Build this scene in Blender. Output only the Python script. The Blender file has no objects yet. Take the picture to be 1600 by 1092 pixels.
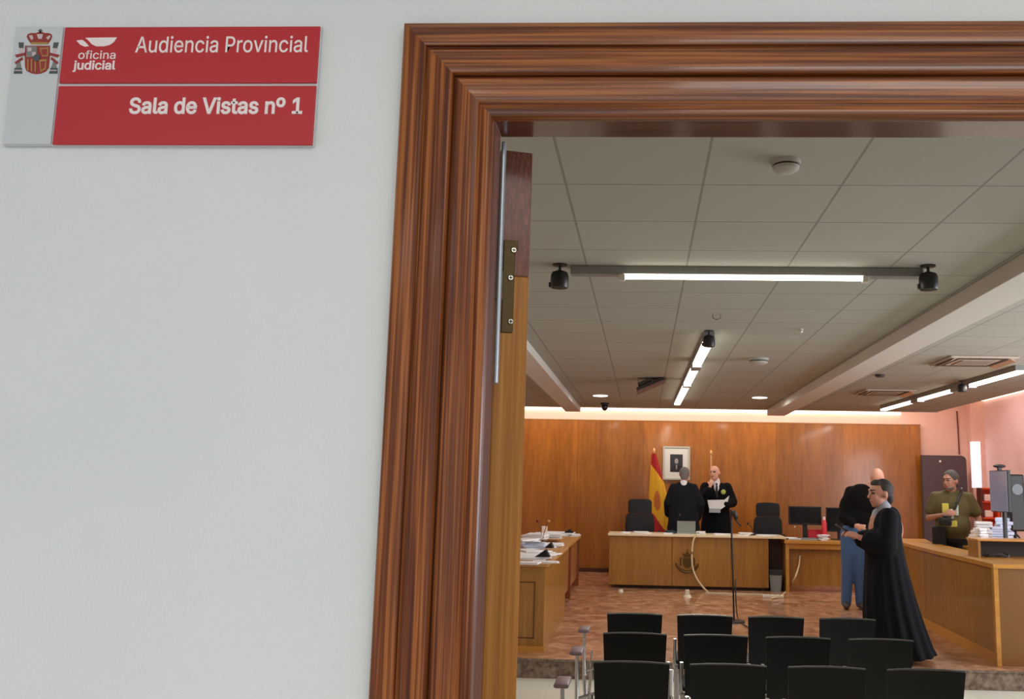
import bpy, bmesh, math, random
from mathutils import Vector, Matrix, Euler
random.seed(7)
S = bpy.context.scene
C = S.collection
PI = math.pi

# ------------------------------------------------------------------ camera
F, XC, YC, ROLL, H = 1435.0, 945.0, 546.0, 0.018, 1.75
YAW, PITCH = -0.043963, 0.145914
fw = Vector((math.sin(YAW)*math.cos(PITCH), math.cos(YAW)*math.cos(PITCH), math.sin(PITCH)))
r0 = fw.cross(Vector((0, 0, 1))).normalized(); u0 = r0.cross(fw)
rt = math.cos(ROLL)*r0 + math.sin(ROLL)*u0
up = -math.sin(ROLL)*r0 + math.cos(ROLL)*u0
EYE = Vector((0, 0, H))
cam_d = bpy.data.cameras.new('camera')
cam = bpy.data.objects.new('camera', cam_d); C.objects.link(cam)
M = Matrix((rt, up, -fw)).transposed().to_4x4(); M.translation = EYE
cam.matrix_world = M
cam_d.sensor_width = 36; cam_d.lens = 36*F/1600
cam_d.shift_x = -(XC-800)/1600; cam_d.clip_start = .02
S.camera = cam

def at(px, py, y=None, z=None, x=None):
    """the world point seen at a photo pixel, on the plane y=, z= or x="""
    d = fw + rt*((px-XC)/F) + up*((YC-py)/F)
    t = y/d.y if y is not None else ((z-H)/d.z if z is not None else x/d.x)
    return EYE + d*t

# ------------------------------------------------------------------ materials
def srgb(r, g, b):
    def f(c):
        c /= 255.0
        return c/12.92 if c <= .04045 else ((c+.055)/1.055)**2.4
    return (f(r), f(g), f(b), 1)
MATS = {}
def mat(name, col, rough=.6, metal=0, emit=None, estr=1, coat=0, bump=0, bscale=200, spec=None, sheen=0):
    if name in MATS: return MATS[name]
    m = bpy.data.materials.new(name); m.use_nodes = True
    nt = m.node_tree; b = nt.nodes['Principled BSDF']
    b.inputs['Base Color'].default_value = srgb(*col)
    b.inputs['Roughness'].default_value = rough
    b.inputs['Metallic'].default_value = metal
    b.inputs['Coat Weight'].default_value = coat
    b.inputs['Coat Roughness'].default_value = .12
    if spec is not None: b.inputs['Specular IOR Level'].default_value = spec
    if emit:
        b.inputs['Emission Color'].default_value = srgb(*emit); b.inputs['Emission Strength'].default_value = estr
    tc = nt.nodes.new('ShaderNodeTexCoord')
    n = nt.nodes.new('ShaderNodeTexNoise'); n.inputs['Scale'].default_value = bscale; n.inputs['Detail'].default_value = 3
    nt.links.new(tc.outputs['Object'], n.inputs['Vector'])
    # slight roughness variation everywhere, bump where asked
    mr = nt.nodes.new('ShaderNodeMapRange'); mr.inputs['To Min'].default_value = max(0, rough-.04); mr.inputs['To Max'].default_value = min(1, rough+.04)
    nt.links.new(n.outputs['Fac'], mr.inputs['Value']); nt.links.new(mr.outputs[0], b.inputs['Roughness'])
    if bump:
        bp = nt.nodes.new('ShaderNodeBump'); bp.inputs['Strength'].default_value = bump; bp.inputs['Distance'].default_value = .002
        nt.links.new(n.outputs['Fac'], bp.inputs['Height']); nt.links.new(bp.outputs[0], b.inputs['Normal'])
    MATS[name] = m
    return m

def wood(name, c_dark, c_mid, c_light, axis='z', across=45, along=1.2, rough=.35, coat=.5, contrast=1.0, bump=.15, panels=None, joint=(80, 45, 15), big=3.0, spec=.5):
    """stained wood, grain running along axis in the object's own coordinates"""
    m = bpy.data.materials.new(name); m.use_nodes = True
    nt = m.node_tree; L = nt.links.new; N = nt.nodes.new; b = nt.nodes['Principled BSDF']
    tc = N('ShaderNodeTexCoord'); mp = N('ShaderNodeMapping')
    sc = {'z': (across, across, along), 'x': (along, across, across), 'y': (across, along, across)}[axis]
    mp.inputs['Scale'].default_value = sc
    L(tc.outputs['Object'], mp.inputs['Vector'])
    n1 = N('ShaderNodeTexNoise'); n1.inputs['Scale'].default_value = 1; n1.inputs['Detail'].default_value = 4; n1.inputs['Roughness'].default_value = .6; n1.inputs['Distortion'].default_value = .35
    L(mp.outputs[0], n1.inputs['Vector'])
    mp2 = N('ShaderNodeMapping'); mp2.inputs['Scale'].default_value = tuple(v*big for v in sc)
    L(tc.outputs['Object'], mp2.inputs['Vector'])
    n2 = N('ShaderNodeTexNoise'); n2.inputs['Scale'].default_value = 1; n2.inputs['Detail'].default_value = 3
    L(mp2.outputs[0], n2.inputs['Vector'])
    mx = N('ShaderNodeMath'); mx.operation = 'MULTIPLY_ADD'; mx.inputs[1].default_value = .45
    L(n2.outputs['Fac'], mx.inputs[0])
    m3 = N('ShaderNodeMath'); m3.operation = 'MULTIPLY'; m3.inputs[1].default_value = .6
    L(n1.outputs['Fac'], m3.inputs[0]); L(m3.outputs[0], mx.inputs[2])
    cr = N('ShaderNodeValToRGB'); e = cr.color_ramp.elements
    w = .16/contrast
    e[0].position = .52-w; e[0].color = srgb(*c_dark); e[1].position = .52+w; e[1].color = srgb(*c_light)
    k = e.new(.52); k.color = srgb(*c_mid)
    L(mx.outputs[0], cr.inputs[0])
    out = cr.outputs[0]
    if panels:   # (axis index, spacing, offset, width): thin veneer joints
        sx = N('ShaderNodeSeparateXYZ'); L(tc.outputs['Object'], sx.inputs[0])
        a = N('ShaderNodeMath'); a.operation = 'ADD'; a.inputs[1].default_value = panels[2]; L(sx.outputs[panels[0]], a.inputs[0])
        q = N('ShaderNodeMath'); q.operation = 'PINGPONG'; q.inputs[1].default_value = panels[1]/2; L(a.outputs[0], q.inputs[0])
        lt = N('ShaderNodeMath'); lt.operation = 'LESS_THAN'; lt.inputs[1].default_value = panels[3]; L(q.outputs[0], lt.inputs[0])
        fl = N('ShaderNodeMath'); fl.operation = 'DIVIDE'; fl.inputs[1].default_value = panels[1]; L(a.outputs[0], fl.inputs[0])
        f2 = N('ShaderNodeMath'); f2.operation = 'FLOOR'; L(fl.outputs[0], f2.inputs[0])
        wn = N('ShaderNodeTexWhiteNoise'); wn.noise_dimensions = '1D'; L(f2.outputs[0], wn.inputs['W'])
        hs = N('ShaderNodeHueSaturation'); mr = N('ShaderNodeMapRange'); mr.inputs['To Min'].default_value = .86; mr.inputs['To Max'].default_value = 1.12
        L(wn.outputs['Value'], mr.inputs['Value']); L(mr.outputs[0], hs.inputs['Value']); L(out, hs.inputs['Color'])
        mc = N('ShaderNodeMix'); mc.data_type = 'RGBA'; L(lt.outputs[0], mc.inputs[0]); L(hs.outputs[0], mc.inputs[6]); mc.inputs[7].default_value = srgb(*joint)
        out = mc.outputs[2]
    L(out, b.inputs['Base Color'])
    b.inputs['Roughness'].default_value = rough; b.inputs['Coat Weight'].default_value = coat; b.inputs['Coat Roughness'].default_value = .1; b.inputs['Specular IOR Level'].default_value = spec
    bp = N('ShaderNodeBump'); bp.inputs['Strength'].default_value = bump; bp.inputs['Distance'].default_value = .001
    L(mx.outputs[0], bp.inputs['Height']); L(bp.outputs[0], b.inputs['Normal'])
    MATS[name] = m
    return m

def plaster(name, col, col2, bump=.25, scale=260, rough=.85, cs=2.6):
    m = bpy.data.materials.new(name); m.use_nodes = True
    nt = m.node_tree; L = nt.links.new; N = nt.nodes.new; b = nt.nodes['Principled BSDF']
    tc = N('ShaderNodeTexCoord')
    n = N('ShaderNodeTexNoise'); n.inputs['Scale'].default_value = cs; n.inputs['Detail'].default_value = 5; L(tc.outputs['Object'], n.inputs['Vector'])
    cr = N('ShaderNodeValToRGB'); e = cr.color_ramp.elements; e[0].position = .3; e[1].position = .7
    e[0].color = srgb(*col); e[1].color = srgb(*col2); L(n.outputs['Fac'], cr.inputs[0]); L(cr.outputs[0], b.inputs['Base Color'])
    n2 = N('ShaderNodeTexNoise'); n2.inputs['Scale'].default_value = scale; n2.inputs['Detail'].default_value = 4; L(tc.outputs['Object'], n2.inputs['Vector'])
    n3 = N('ShaderNodeTexNoise'); n3.inputs['Scale'].default_value = 28; n3.inputs['Detail'].default_value = 3; L(tc.outputs['Object'], n3.inputs['Vector'])
    ad = N('ShaderNodeMath'); ad.operation = 'ADD'; L(n2.outputs['Fac'], ad.inputs[0]); L(n3.outputs['Fac'], ad.inputs[1])
    bp = N('ShaderNodeBump'); bp.inputs['Strength'].default_value = bump; bp.inputs['Distance'].default_value = .003
    L(ad.outputs[0], bp.inputs['Height']); L(bp.outputs[0], b.inputs['Normal'])
    b.inputs['Roughness'].default_value = rough
    MATS[name] = m
    return m

def grid_mat(name, col, line, sx, sy, ox, oy, w, rough=.8, vary=.04, bumpy=.0, coat=0, noise_cols=None):
    """tiles in the object's xy plane with joints of width w"""
    m = bpy.data.materials.new(name); m.use_nodes = True
    nt = m.node_tree; L = nt.links.new; N = nt.nodes.new; b = nt.nodes['Principled BSDF']
    tc = N('ShaderNodeTexCoord'); sp = N('ShaderNodeSeparateXYZ'); L(tc.outputs['Object'], sp.inputs[0])
    lines, ids = [], []
    for ch, s, o in ((0, sx, ox), (1, sy, oy)):
        a = N('ShaderNodeMath'); a.operation = 'SUBTRACT'; a.inputs[1].default_value = o; L(sp.outputs[ch], a.inputs[0])
        q = N('ShaderNodeMath'); q.operation = 'PINGPONG'; q.inputs[1].default_value = s/2; L(a.outputs[0], q.inputs[0])
        lt = N('ShaderNodeMath'); lt.operation = 'LESS_THAN'; lt.inputs[1].default_value = w; L(q.outputs[0], lt.inputs[0])
        d = N('ShaderNodeMath'); d.operation = 'DIVIDE'; d.inputs[1].default_value = s; L(a.outputs[0], d.inputs[0])
        fl = N('ShaderNodeMath'); fl.operation = 'FLOOR'; L(d.outputs[0], fl.inputs[0]); lines.append(lt); ids.append(fl)
    mxm = N('ShaderNodeMath'); mxm.operation = 'MAXIMUM'; L(lines[0].outputs[0], mxm.inputs[0]); L(lines[1].outputs[0], mxm.inputs[1])
    cb = N('ShaderNodeCombineXYZ'); L(ids[0].outputs[0], cb.inputs[0]); L(ids[1].outputs[0], cb.inputs[1])
    wn = N('ShaderNodeTexWhiteNoise'); L(cb.outputs[0], wn.inputs['Vector'])
    mr = N('ShaderNodeMapRange'); mr.inputs['To Min'].default_value = 1-vary; mr.inputs['To Max'].default_value = 1+vary; L(wn.outputs['Value'], mr.inputs['Value'])
    hs = N('ShaderNodeHueSaturation'); L(mr.outputs[0], hs.inputs['Value'])
    if noise_cols:
        n = N('ShaderNodeTexNoise'); n.inputs['Scale'].default_value = 5; n.inputs['Detail'].default_value = 7; n.inputs['Distortion'].default_value = 1.2
        L(tc.outputs['Object'], n.inputs['Vector'])
        cr = N('ShaderNodeValToRGB'); e = cr.color_ramp.elements; e[0].position = .35; e[1].position = .68
        e[0].color = srgb(*noise_cols[0]); e[1].color = srgb(*noise_cols[1]); k = e.new(.5); k.color = srgb(*col)
        L(n.outputs['Fac'], cr.inputs[0]); L(cr.outputs[0], hs.inputs['Color'])
    else:
        hs.inputs['Color'].default_value = srgb(*col)
    mc = N('ShaderNodeMix'); mc.data_type = 'RGBA'; L(mxm.outputs[0], mc.inputs[0]); L(hs.outputs[0], mc.inputs[6]); mc.inputs[7].default_value = srgb(*line)
    L(mc.outputs[2], b.inputs['Base Color'])
    b.inputs['Roughness'].default_value = rough; b.inputs['Coat Weight'].default_value = coat; b.inputs['Coat Roughness'].default_value = .08
    bp = N('ShaderNodeBump'); bp.inputs['Strength'].default_value = .4; bp.inputs['Distance'].default_value = .004; bp.invert = True
    L(mxm.outputs[0], bp.inputs['Height']); L(bp.outputs[0], b.inputs['Normal'])
    MATS[name] = m
    return m

# ------------------------------------------------------------------ mesh helpers
class MB:
    def __init__(s): s.bm = bmesh.new(); s.mi = 0
    def _tag(s, faces):
        for f in faces: f.material_index = s.mi
    def box(s, x0, y0, z0, x1, y1, z1, bev=0, rot=None, piv=None):
        n0 = set(s.bm.faces)
        r = bmesh.ops.create_cube(s.bm, size=1)
        vs = r['verts']
        for v in vs:
            v.co = Vector(((x0+x1)/2+v.co.x*(x1-x0), (y0+y1)/2+v.co.y*(y1-y0), (z0+z1)/2+v.co.z*(z1-z0)))
        if bev:
            es = {e for v in vs for e in v.link_edges}
            rb = bmesh.ops.bevel(s.bm, geom=list(es), offset=bev, segments=2, affect='EDGES', profile=.5)
            vs = list({v for f in s.bm.faces if f not in n0 for v in f.verts})
        if rot:
            m = Euler(rot).to_matrix(); p = Vector(piv) if piv else Vector(((x0+x1)/2, (y0+y1)/2, (z0+z1)/2))
            for v in vs: v.co = p + m @ (v.co-p)
        s._tag([f for f in s.bm.faces if f not in n0])
        return s
    def cone(s, p0, p1, ra, rb=None, n=16, caps=True):
        rb = ra if rb is None else rb
        p0, p1 = Vector(p0), Vector(p1); d = (p1-p0)
        q = d.to_track_quat('Z', 'Y').to_matrix()
        A = [s.bm.verts.new(p0+q@Vector((math.cos(2*PI*i/n)*ra, math.sin(2*PI*i/n)*ra, 0))) for i in range(n)]
        B = [s.bm.verts.new(p1+q@Vector((math.cos(2*PI*i/n)*rb, math.sin(2*PI*i/n)*rb, 0))) for i in range(n)]
        fs = [s.bm.faces.new((A[i], A[(i+1) % n], B[(i+1) % n], B[i])) for i in range(n)]
        if caps: fs += [s.bm.faces.new(A[::-1]), s.bm.faces.new(B)]
        s._tag(fs); return s
    def tube(s, pts, r, n=8):
        pts = [Vector(p) for p in pts]; rings = []
        ref = Vector((0, 0, 1))
        for i, p in enumerate(pts):
            d = (pts[min(i+1, len(pts)-1)]-pts[max(i-1, 0)]).normalized()
            a = d.cross(ref)
            if a.length < .05: a = d.cross(Vector((1, 0, 0)))
            a.normalize(); b = d.cross(a)
            rr = r[i] if isinstance(r, (list, tuple)) else r
            rings.append([s.bm.verts.new(p+a*math.cos(2*PI*k/n)*rr+b*math.sin(2*PI*k/n)*rr) for k in range(n)])
        fs = []
        for i in range(len(rings)-1):
            A, B = rings[i], rings[i+1]
            fs += [s.bm.faces.new((A[k], B[k], B[(k+1) % n], A[(k+1) % n])) for k in range(n)]
        fs += [s.bm.faces.new(rings[0]), s.bm.faces.new(rings[-1][::-1])]
        s._tag(fs); return s
    def ell(s, c, r, rot=None, n=18):
        m = Euler(rot).to_matrix() if rot else Matrix.Identity(3)
        r = (r, r, r) if not isinstance(r, (tuple, list)) else r
        c = Vector(c); nv = max(8, n*2//3); R = []; fs = []
        mk = lambda x, y, z: s.bm.verts.new(c + m @ Vector((x*r[0], y*r[1], z*r[2])))
        bot, top = mk(0, 0, -1), mk(0, 0, 1)
        for i in range(1, nv):
            a = -PI/2+PI*i/nv
            R.append([mk(math.cos(a)*math.cos(2*PI*k/n), math.cos(a)*math.sin(2*PI*k/n), math.sin(a)) for k in range(n)])
        for A, B in zip(R, R[1:]): fs += [s.bm.faces.new((A[k], A[(k+1) % n], B[(k+1) % n], B[k])) for k in range(n)]
        fs += [s.bm.faces.new((bot, R[0][(k+1) % n], R[0][k])) for k in range(n)]+[s.bm.faces.new((top, R[-1][k], R[-1][(k+1) % n])) for k in range(n)]
        s._tag(fs); return s
    def prism(s, pts, off):
        """polygon points (3D) extruded by vector off"""
        off = Vector(off)
        A = [s.bm.verts.new(Vector(p)) for p in pts]; B = [s.bm.verts.new(Vector(p)+off) for p in pts]; n = len(A)
        fs = [s.bm.faces.new(A), s.bm.faces.new(B[::-1])] + [s.bm.faces.new((A[i], B[i], B[(i+1) % n], A[(i+1) % n])) for i in range(n)]
        s._tag(fs); return s
    def loft(s, rings, cap=True):
        V = [[s.bm.verts.new(Vector(p)) for p in r] for r in rings]; n = len(V[0]); fs = []
        for a, b in zip(V, V[1:]):
            fs += [s.bm.faces.new((a[k], a[(k+1) % n], b[(k+1) % n], b[k])) for k in range(n)]
        if cap: fs += [s.bm.faces.new(V[0][::-1]), s.bm.faces.new(V[-1])]
        s._tag(fs); return s
    def build(s, name, mats, parent=None, smooth=False, origin=None):
        bmesh.ops.recalc_face_normals(s.bm, faces=s.bm.faces)
        me = bpy.data.meshes.new(name)
        if origin is not None:
            for v in s.bm.verts: v.co -= Vector(origin)
        s.bm.to_mesh(me); s.bm.free()
        for m in (mats if isinstance(mats, (list, tuple)) else [mats]): me.materials.append(m)
        o = bpy.data.objects.new(name, me); C.objects.link(o)
        if origin is not None: o.location = origin
        if parent is not None: o.parent = parent
        if smooth:
            me.polygons.foreach_set('use_smooth', [True]*len(me.polygons))
            try: me.set_sharp_from_angle(angle=math.radians(38))
            except Exception: pass
        return o

def tag(o, label=None, cat=None, group=None, kind=None):
    if label: o['label'] = label
    if cat: o['category'] = cat
    if group: o['group'] = group
    if kind: o['kind'] = kind
    return o
def thing(name, label, cat, loc=(0, 0, 0), rz=0, group=None):
    o = bpy.data.objects.new(name, None); C.objects.link(o); o.location = loc; o.rotation_euler = (0, 0, rz)
    o.empty_display_size = .1
    return tag(o, label, cat, group)
def struct(name, mb, m, label, origin=None, smooth=False):
    o = mb.build(name, m, origin=origin, smooth=smooth); return tag(o, label, 'structure' if False else name.split('_')[0], kind='structure')
def kids(o): return [c for c in bpy.data.objects if c.parent is o]
def copy_tree(o, parent=None):
    ch = kids(o)
    c = o.copy(); C.objects.link(c); c.parent = parent
    for k in ch: copy_tree(k, c)
    return c

def blob(name, shapes, mats, parent, voxel=.01, smooth=4, region=None):
    """one continuous surface out of overlapping tapered limbs and rounded masses"""
    mb = MB()
    for sh in shapes:
        if sh[0] == 'c':
            _, a, b, ra, rb = sh
            mb.cone(a, b, ra, rb, n=16); mb.ell(a, ra, n=14); mb.ell(b, rb, n=14)
        elif sh[0] == 'e': mb.ell(sh[1], sh[2], sh[3] if len(sh) > 3 else None, n=22)
        elif sh[0] == 'l': mb.loft(sh[1])
        elif sh[0] == 'b': mb.box(*sh[1:7], rot=sh[7] if len(sh) > 7 else None)
    o = mb.build(name, mats)
    rm = o.modifiers.new('r', 'REMESH'); rm.mode = 'VOXEL'; rm.voxel_size = voxel; rm.use_smooth_shade = True
    sm = o.modifiers.new('s', 'SMOOTH'); sm.factor = .5; sm.iterations = smooth
    dg = bpy.context.evaluated_depsgraph_get(); dg.update()
    me = bpy.data.meshes.new_from_object(o.evaluated_get(dg)); me.name = name
    old = o.data; o.modifiers.clear(); o.data = me; bpy.data.meshes.remove(old)
    me.materials.clear()
    for m in (mats if isinstance(mats, (list, tuple)) else [mats]): me.materials.append(m)
    me.polygons.foreach_set('use_smooth', [True]*len(me.polygons))
    if region:
        for p in me.polygons: p.material_index = region(p.center)
    else:
        me.polygons.foreach_set('material_index', [0]*len(me.polygons))
    o.parent = parent
    return o

FONT = None
try:   # the sans-serif face that ships with Blender itself
    import os
    FONT = bpy.data.fonts.load(os.path.join(bpy.utils.system_resource('DATAFILES'), 'fonts', 'Inter.woff2'))
except Exception: pass
def text_obj(name, body, x0, x1, zb, ztop_ref, y, m, parent, bold=0, ref='A'):
    """lettering fitted between x0 and x1, baseline zb, with the capital height given"""
    cu = bpy.data.curves.new(name, 'FONT'); cu.body = body; cu.size = 1; cu.font = FONT or cu.font; cu.extrude = .004; cu.bevel_depth = bold; cu.bevel_resolution = 1; cu.space_character = 1.0
    o = bpy.data.objects.new(name, cu); C.objects.link(o)
    for q in bpy.context.selected_objects: q.select_set(False)
    o.select_set(True); bpy.context.view_layer.objects.active = o
    bpy.ops.object.convert(target='CURVE')
    # overlapping contours of one letter are filled one by one, each with its own counters
    def poly(sp): return [(p.co.x, p.co.y) for p in (sp.bezier_points if sp.type == 'BEZIER' else sp.points)]
    def area_(P): return sum(P[i-1][0]*P[i][1]-P[i][0]*P[i-1][1] for i in range(len(P)))/2
    def box_(P): return min(p[0] for p in P), min(p[1] for p in P), max(p[0] for p in P), max(p[1] for p in P)
    SP = [(sp, area_(poly(sp)), box_(poly(sp))) for sp in o.data.splines]
    sign = 1 if max(SP, key=lambda q: abs(q[1]))[1] > 0 else -1
    bmt = bmesh.new()
    dg = bpy.context.evaluated_depsgraph_get(); dg.update()
    m0 = bpy.data.meshes.new_from_object(o.evaluated_get(dg)); bmt.from_mesh(m0)
    for v in bmt.verts: v.co.z -= .012
    bpy.data.meshes.remove(m0)
    for sp, ar, bb in SP:
        if ar*sign <= 0: continue
        grp = [sp]+[s2 for s2, a2, b2 in SP if a2*sign < 0 and b2[0] > bb[0]-.02 and b2[1] > bb[1]-.02 and b2[2] < bb[2]+.02 and b2[3] < bb[3]+.02]
        c2 = bpy.data.curves.new('t', 'CURVE'); c2.dimensions = '2D'; c2.fill_mode = 'BOTH'; c2.extrude = .004; c2.bevel_depth = bold; c2.bevel_resolution = 1; c2.resolution_u = 8
        for g in grp:
            n2 = c2.splines.new(g.type)
            if g.type == 'BEZIER':
                n2.bezier_points.add(len(g.bezier_points)-1)
                for p, q in zip(g.bezier_points, n2.bezier_points):
                    q.handle_left_type = q.handle_right_type = 'FREE'
                    q.co, q.handle_left, q.handle_right = p.co, p.handle_left, p.handle_right
            else:
                n2.points.add(len(g.points)-1)
                for p, q in zip(g.points, n2.points): q.co = p.co
            n2.use_cyclic_u = True
        o2 = bpy.data.objects.new('t', c2); C.objects.link(o2)
        dg = bpy.context.evaluated_depsgraph_get(); dg.update()
        m2 = bpy.data.meshes.new_from_object(o2.evaluated_get(dg)); bmt.from_mesh(m2)
        bpy.data.objects.remove(o2); bpy.data.meshes.remove(m2)
    me = bpy.data.meshes.new(name); bmt.to_mesh(me); bmt.free(); bpy.data.objects.remove(o)
    xs = [v.co.x for v in me.vertices]; a, b = min(xs), max(xs)
    caph = max(v.co.y for v in me.vertices)*.985
    if body[0] in 'oj': caph = max(v.co.y for v in me.vertices)
    sx = (x1-x0)/(b-a); sz = (ztop_ref-zb)/caph
    for v in me.vertices:
        X, Y, Z = v.co
        v.co = (x0+(X-a)*sx, y-Z*.03, zb+Y*sz)
    me.materials.clear(); me.materials.append(m)
    o = bpy.data.objects.new(name, me); C.objects.link(o); o.parent = parent
    return o

# ------------------------------------------------------------------ palette
M_hall = plaster('hall_plaster', (222, 226, 225), (229, 232, 231), bump=.28)
M_hallc = mat('hall_ceiling_paint', (235, 235, 232), .9)
M_hallf = grid_mat('hall_tiles', (190, 182, 168), (150, 142, 130), .4, .4, 0, 0, .002, rough=.35)
TD, TM, TL = (84, 36, 11), (118, 60, 22), (166, 98, 44)
M_trim_v = wood('varnished_pine_upright', TD, TM, TL, 'z', across=120, along=1.3, rough=.42, coat=.1, contrast=1.7, bump=.3, spec=.28)
M_trim_h = wood('varnished_pine_header', TD, TM, TL, 'x', across=95, along=1.2, rough=.32, coat=.45, contrast=1.5, bump=.25)
M_jamb = wood('varnished_jamb', (66, 28, 14), (92, 42, 22), (120, 62, 34), 'z', across=70, along=1.5, rough=.45, coat=.05, spec=.25)
M_jamb_h = wood('varnished_jamb_head', (66, 28, 14), (92, 42, 22), (120, 62, 34), 'x', across=70, along=1.5, rough=.25, coat=.9)
M_leaf = wood('door_leaf_pine', (142, 88, 26), (172, 112, 42), (196, 138, 64), 'z', across=60, along=1.2, rough=.45, coat=.08, spec=.3)
M_leaf_red = wood('door_leaf_red_reflection', (92, 48, 34), (118, 66, 48), (146, 92, 72), 'z', across=260, along=40, rough=.5, coat=.15)  # header shade and varnish reflection put into the colour
M_panel = wood('oak_veneer_wall', (128, 76, 20), (150, 92, 28), (168, 106, 36), 'z', across=5, along=.6, rough=.3, coat=.35, contrast=.8, bump=.03, panels=(0, 1.22, 2.44, .004), joint=(120, 66, 18), big=5)
M_desk = wood('oak_veneer_desk', (134, 92, 34), (150, 104, 42), (166, 118, 52), 'z', across=9, along=.8, rough=.32, coat=.3, contrast=.8, bump=.03, big=5)
M_desk2 = wood('oak_veneer_desk_light', (168, 116, 44), (188, 132, 54), (204, 148, 66), 'x', across=9, along=.8, rough=.32, coat=.3, contrast=.8, bump=.03)
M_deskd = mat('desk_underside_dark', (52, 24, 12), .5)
M_edge = mat('desk_edge_groove', (96, 60, 22), .5)
M_salmon = plaster('salmon_paint', (240, 199, 183), (244, 205, 189), bump=.05)
M_white = plaster('room_offwhite', (205, 200, 190), (210, 205, 196), bump=.05)
M_ceil = grid_mat('mineral_tiles', (164, 165, 154), (132, 132, 122), .622, .588, .254, 4.02, .006, rough=.9, vary=.03)
M_beam = mat('painted_boxing', (204, 202, 194), .7)
M_floor_lo = grid_mat('pale_terrazzo', (222, 222, 206), (196, 194, 180), .4, .4, 0, 8.65, .002, rough=.3, vary=.02)
M_floor_hi = grid_mat('polished_brown_marble', (174, 126, 94), (146, 102, 74), .6, .3, 0, 8.65, .003, rough=.28, vary=.1, coat=.5, noise_cols=((136, 88, 62), (212, 166, 132)))
M_step = plaster('speckled_brown_stone', (78, 60, 48), (150, 128, 110), bump=.1, rough=.4, cs=22)
M_black = mat('black_plastic', (16, 16, 17), .45)
M_blackseat = mat('black_seat_shell', (10, 10, 11), .5, spec=.3, bump=.1, bscale=500)
M_leather = mat('black_office_fabric', (24, 25, 30), .75, bump=.3, bscale=400)
M_chrome = mat('brushed_aluminium', (190, 192, 192), .28, 1)
M_grey = mat('grey_metal', (150, 150, 150), .45, .3)
M_greyp = mat('grey_plastic', (150, 156, 152), .5)
M_paper = mat('white_paper', (238, 238, 240), .8)
M_paper2 = mat('bluish_paper', (205, 214, 236), .8)
M_ink = mat('printed_grey', (110, 116, 134), .8)
M_cable = mat('cream_cable', (214, 196, 158), .5)
M_cableb = mat('black_cable', (20, 18, 18), .5)
M_lampw = mat('lamp_diffuser', (255, 252, 240), .4, emit=(255, 248, 232), estr=6)
M_cove = mat('cove_led_strip', (255, 240, 230), .4, emit=(255, 236, 214), estr=2.0)
M_brass = mat('aged_brass', (84, 68, 38), .5, .6)
M_screw = mat('steel_screw', (210, 205, 190), .25, 1)
M_screen = mat('dark_screen', (18, 19, 22), .2)
M_skin = mat('skin', (206, 150, 124), .55)
M_skin_p = mat('pale_skin', (224, 168, 144), .5)
M_lip = mat('lips', (158, 92, 84), .5)
M_eye = mat('dark_eye', (34, 24, 20), .3)
M_robe = mat('black_robe_cloth', (9, 10, 16), .9, spec=.2, bump=.2, bscale=90)
M_robe2 = mat('charcoal_robe_cloth', (24, 26, 32), .9, spec=.2, bump=.2, bscale=90)
M_shirtw = mat('white_shirt_cloth', (232, 232, 236), .8)

# ------------------------------------------------------------------ hallway
YW = 1.112          # front face of the wall we look at
YB = 1.185          # its face inside the courtroom
OX0, OX1, OZ = -.235, .80, 2.245
w = MB(); w.box(-3.2, YW, 0, OX0, YB, 2.95); w.box(OX1, YW, 0, 3.4, YB, 2.95); w.box(OX0, YW, OZ, OX1, YB, 2.95)
struct('wall_hall', w, M_hall, 'pale grey textured plaster wall carrying the red sign')
struct('floor_hall', MB().box(-3.2, -4, -.06, 3.4, YW, 0), M_hallf, 'tiled hallway floor')
struct('ceiling_hall', MB().box(-3.2, -4, 2.95, 3.4, YB, 3.0), M_hallc, 'white hallway ceiling')
struct('wall_hall_rear', MB().box(-3.2, -4.1, 0, 3.4, -4, 2.95), M_hall, 'hallway wall facing the courtroom door')

# moulded door casing
PROF = [(0, 0), (0, .014), (.015, .0168), (.10, .0182), (.225, .0182), (.243, .0177), (.252, .0162), (.256, .0125), (.27, .0125), (.275, .0152), (.29, .0172), (.33, .0195), (.42, .0225), (.50, .0228), (.535, .0227), (.552, .0218), (.561, .0198), (.566, .0165), (.569, .0112), (.582, .0112), (.586, .0155), (.596, .0178), (.615, .0186), (.65, .0187), (.72, .0180), (.80, .0168), (.845, .0150), (.858, .0118), (.87, .0118), (.885, .0138), (.93, .0146), (.968, .0134), (.985, .010), (1, .004), (1, 0)]
xo, xi, zo, zi = -.3145, -.195, 2.3335, 2.2065
def casing(kind):
    mb = MB(); W = 1.0
    xR = .80
    for (a, da), (b, db) in zip(PROF, PROF[1:]):
        if kind == 'left':
            X = lambda u: xo+(xi-xo)*u
            Z = lambda u: zo+(zi-zo)*u
            v = [mb.bm.verts.new(p) for p in ((X(a), YW-da, 0), (X(b), YW-db, 0), (X(b), YW-db, Z(b)), (X(a), YW-da, Z(a)))]
        elif kind == 'right':
            X = lambda u: (xR+.12)-(.12)*u
            Z = lambda u: zo+(zi-zo)*u
            v = [mb.bm.verts.new(p) for p in ((X(b), YW-db, 0), (X(a), YW-da, 0), (X(a), YW-da, Z(a)), (X(b), YW-db, Z(b)))]
        else:
            XL = lambda u: xo+(xi-xo)*u
            XR = lambda u: (xR+.12)-(.12)*u
            Z = lambda u: zo+(zi-zo)*u
            v = [mb.bm.verts.new(p) for p in ((XL(a), YW-da, Z(a)), (XL(b), YW-db, Z(b)), (XR(b), YW-db, Z(b)), (XR(a), YW-da, Z(a)))]
        mb.bm.faces.new(v)
    bmesh.ops.remove_doubles(mb.bm, verts=mb.bm.verts, dist=.00001)
    return mb
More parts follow.
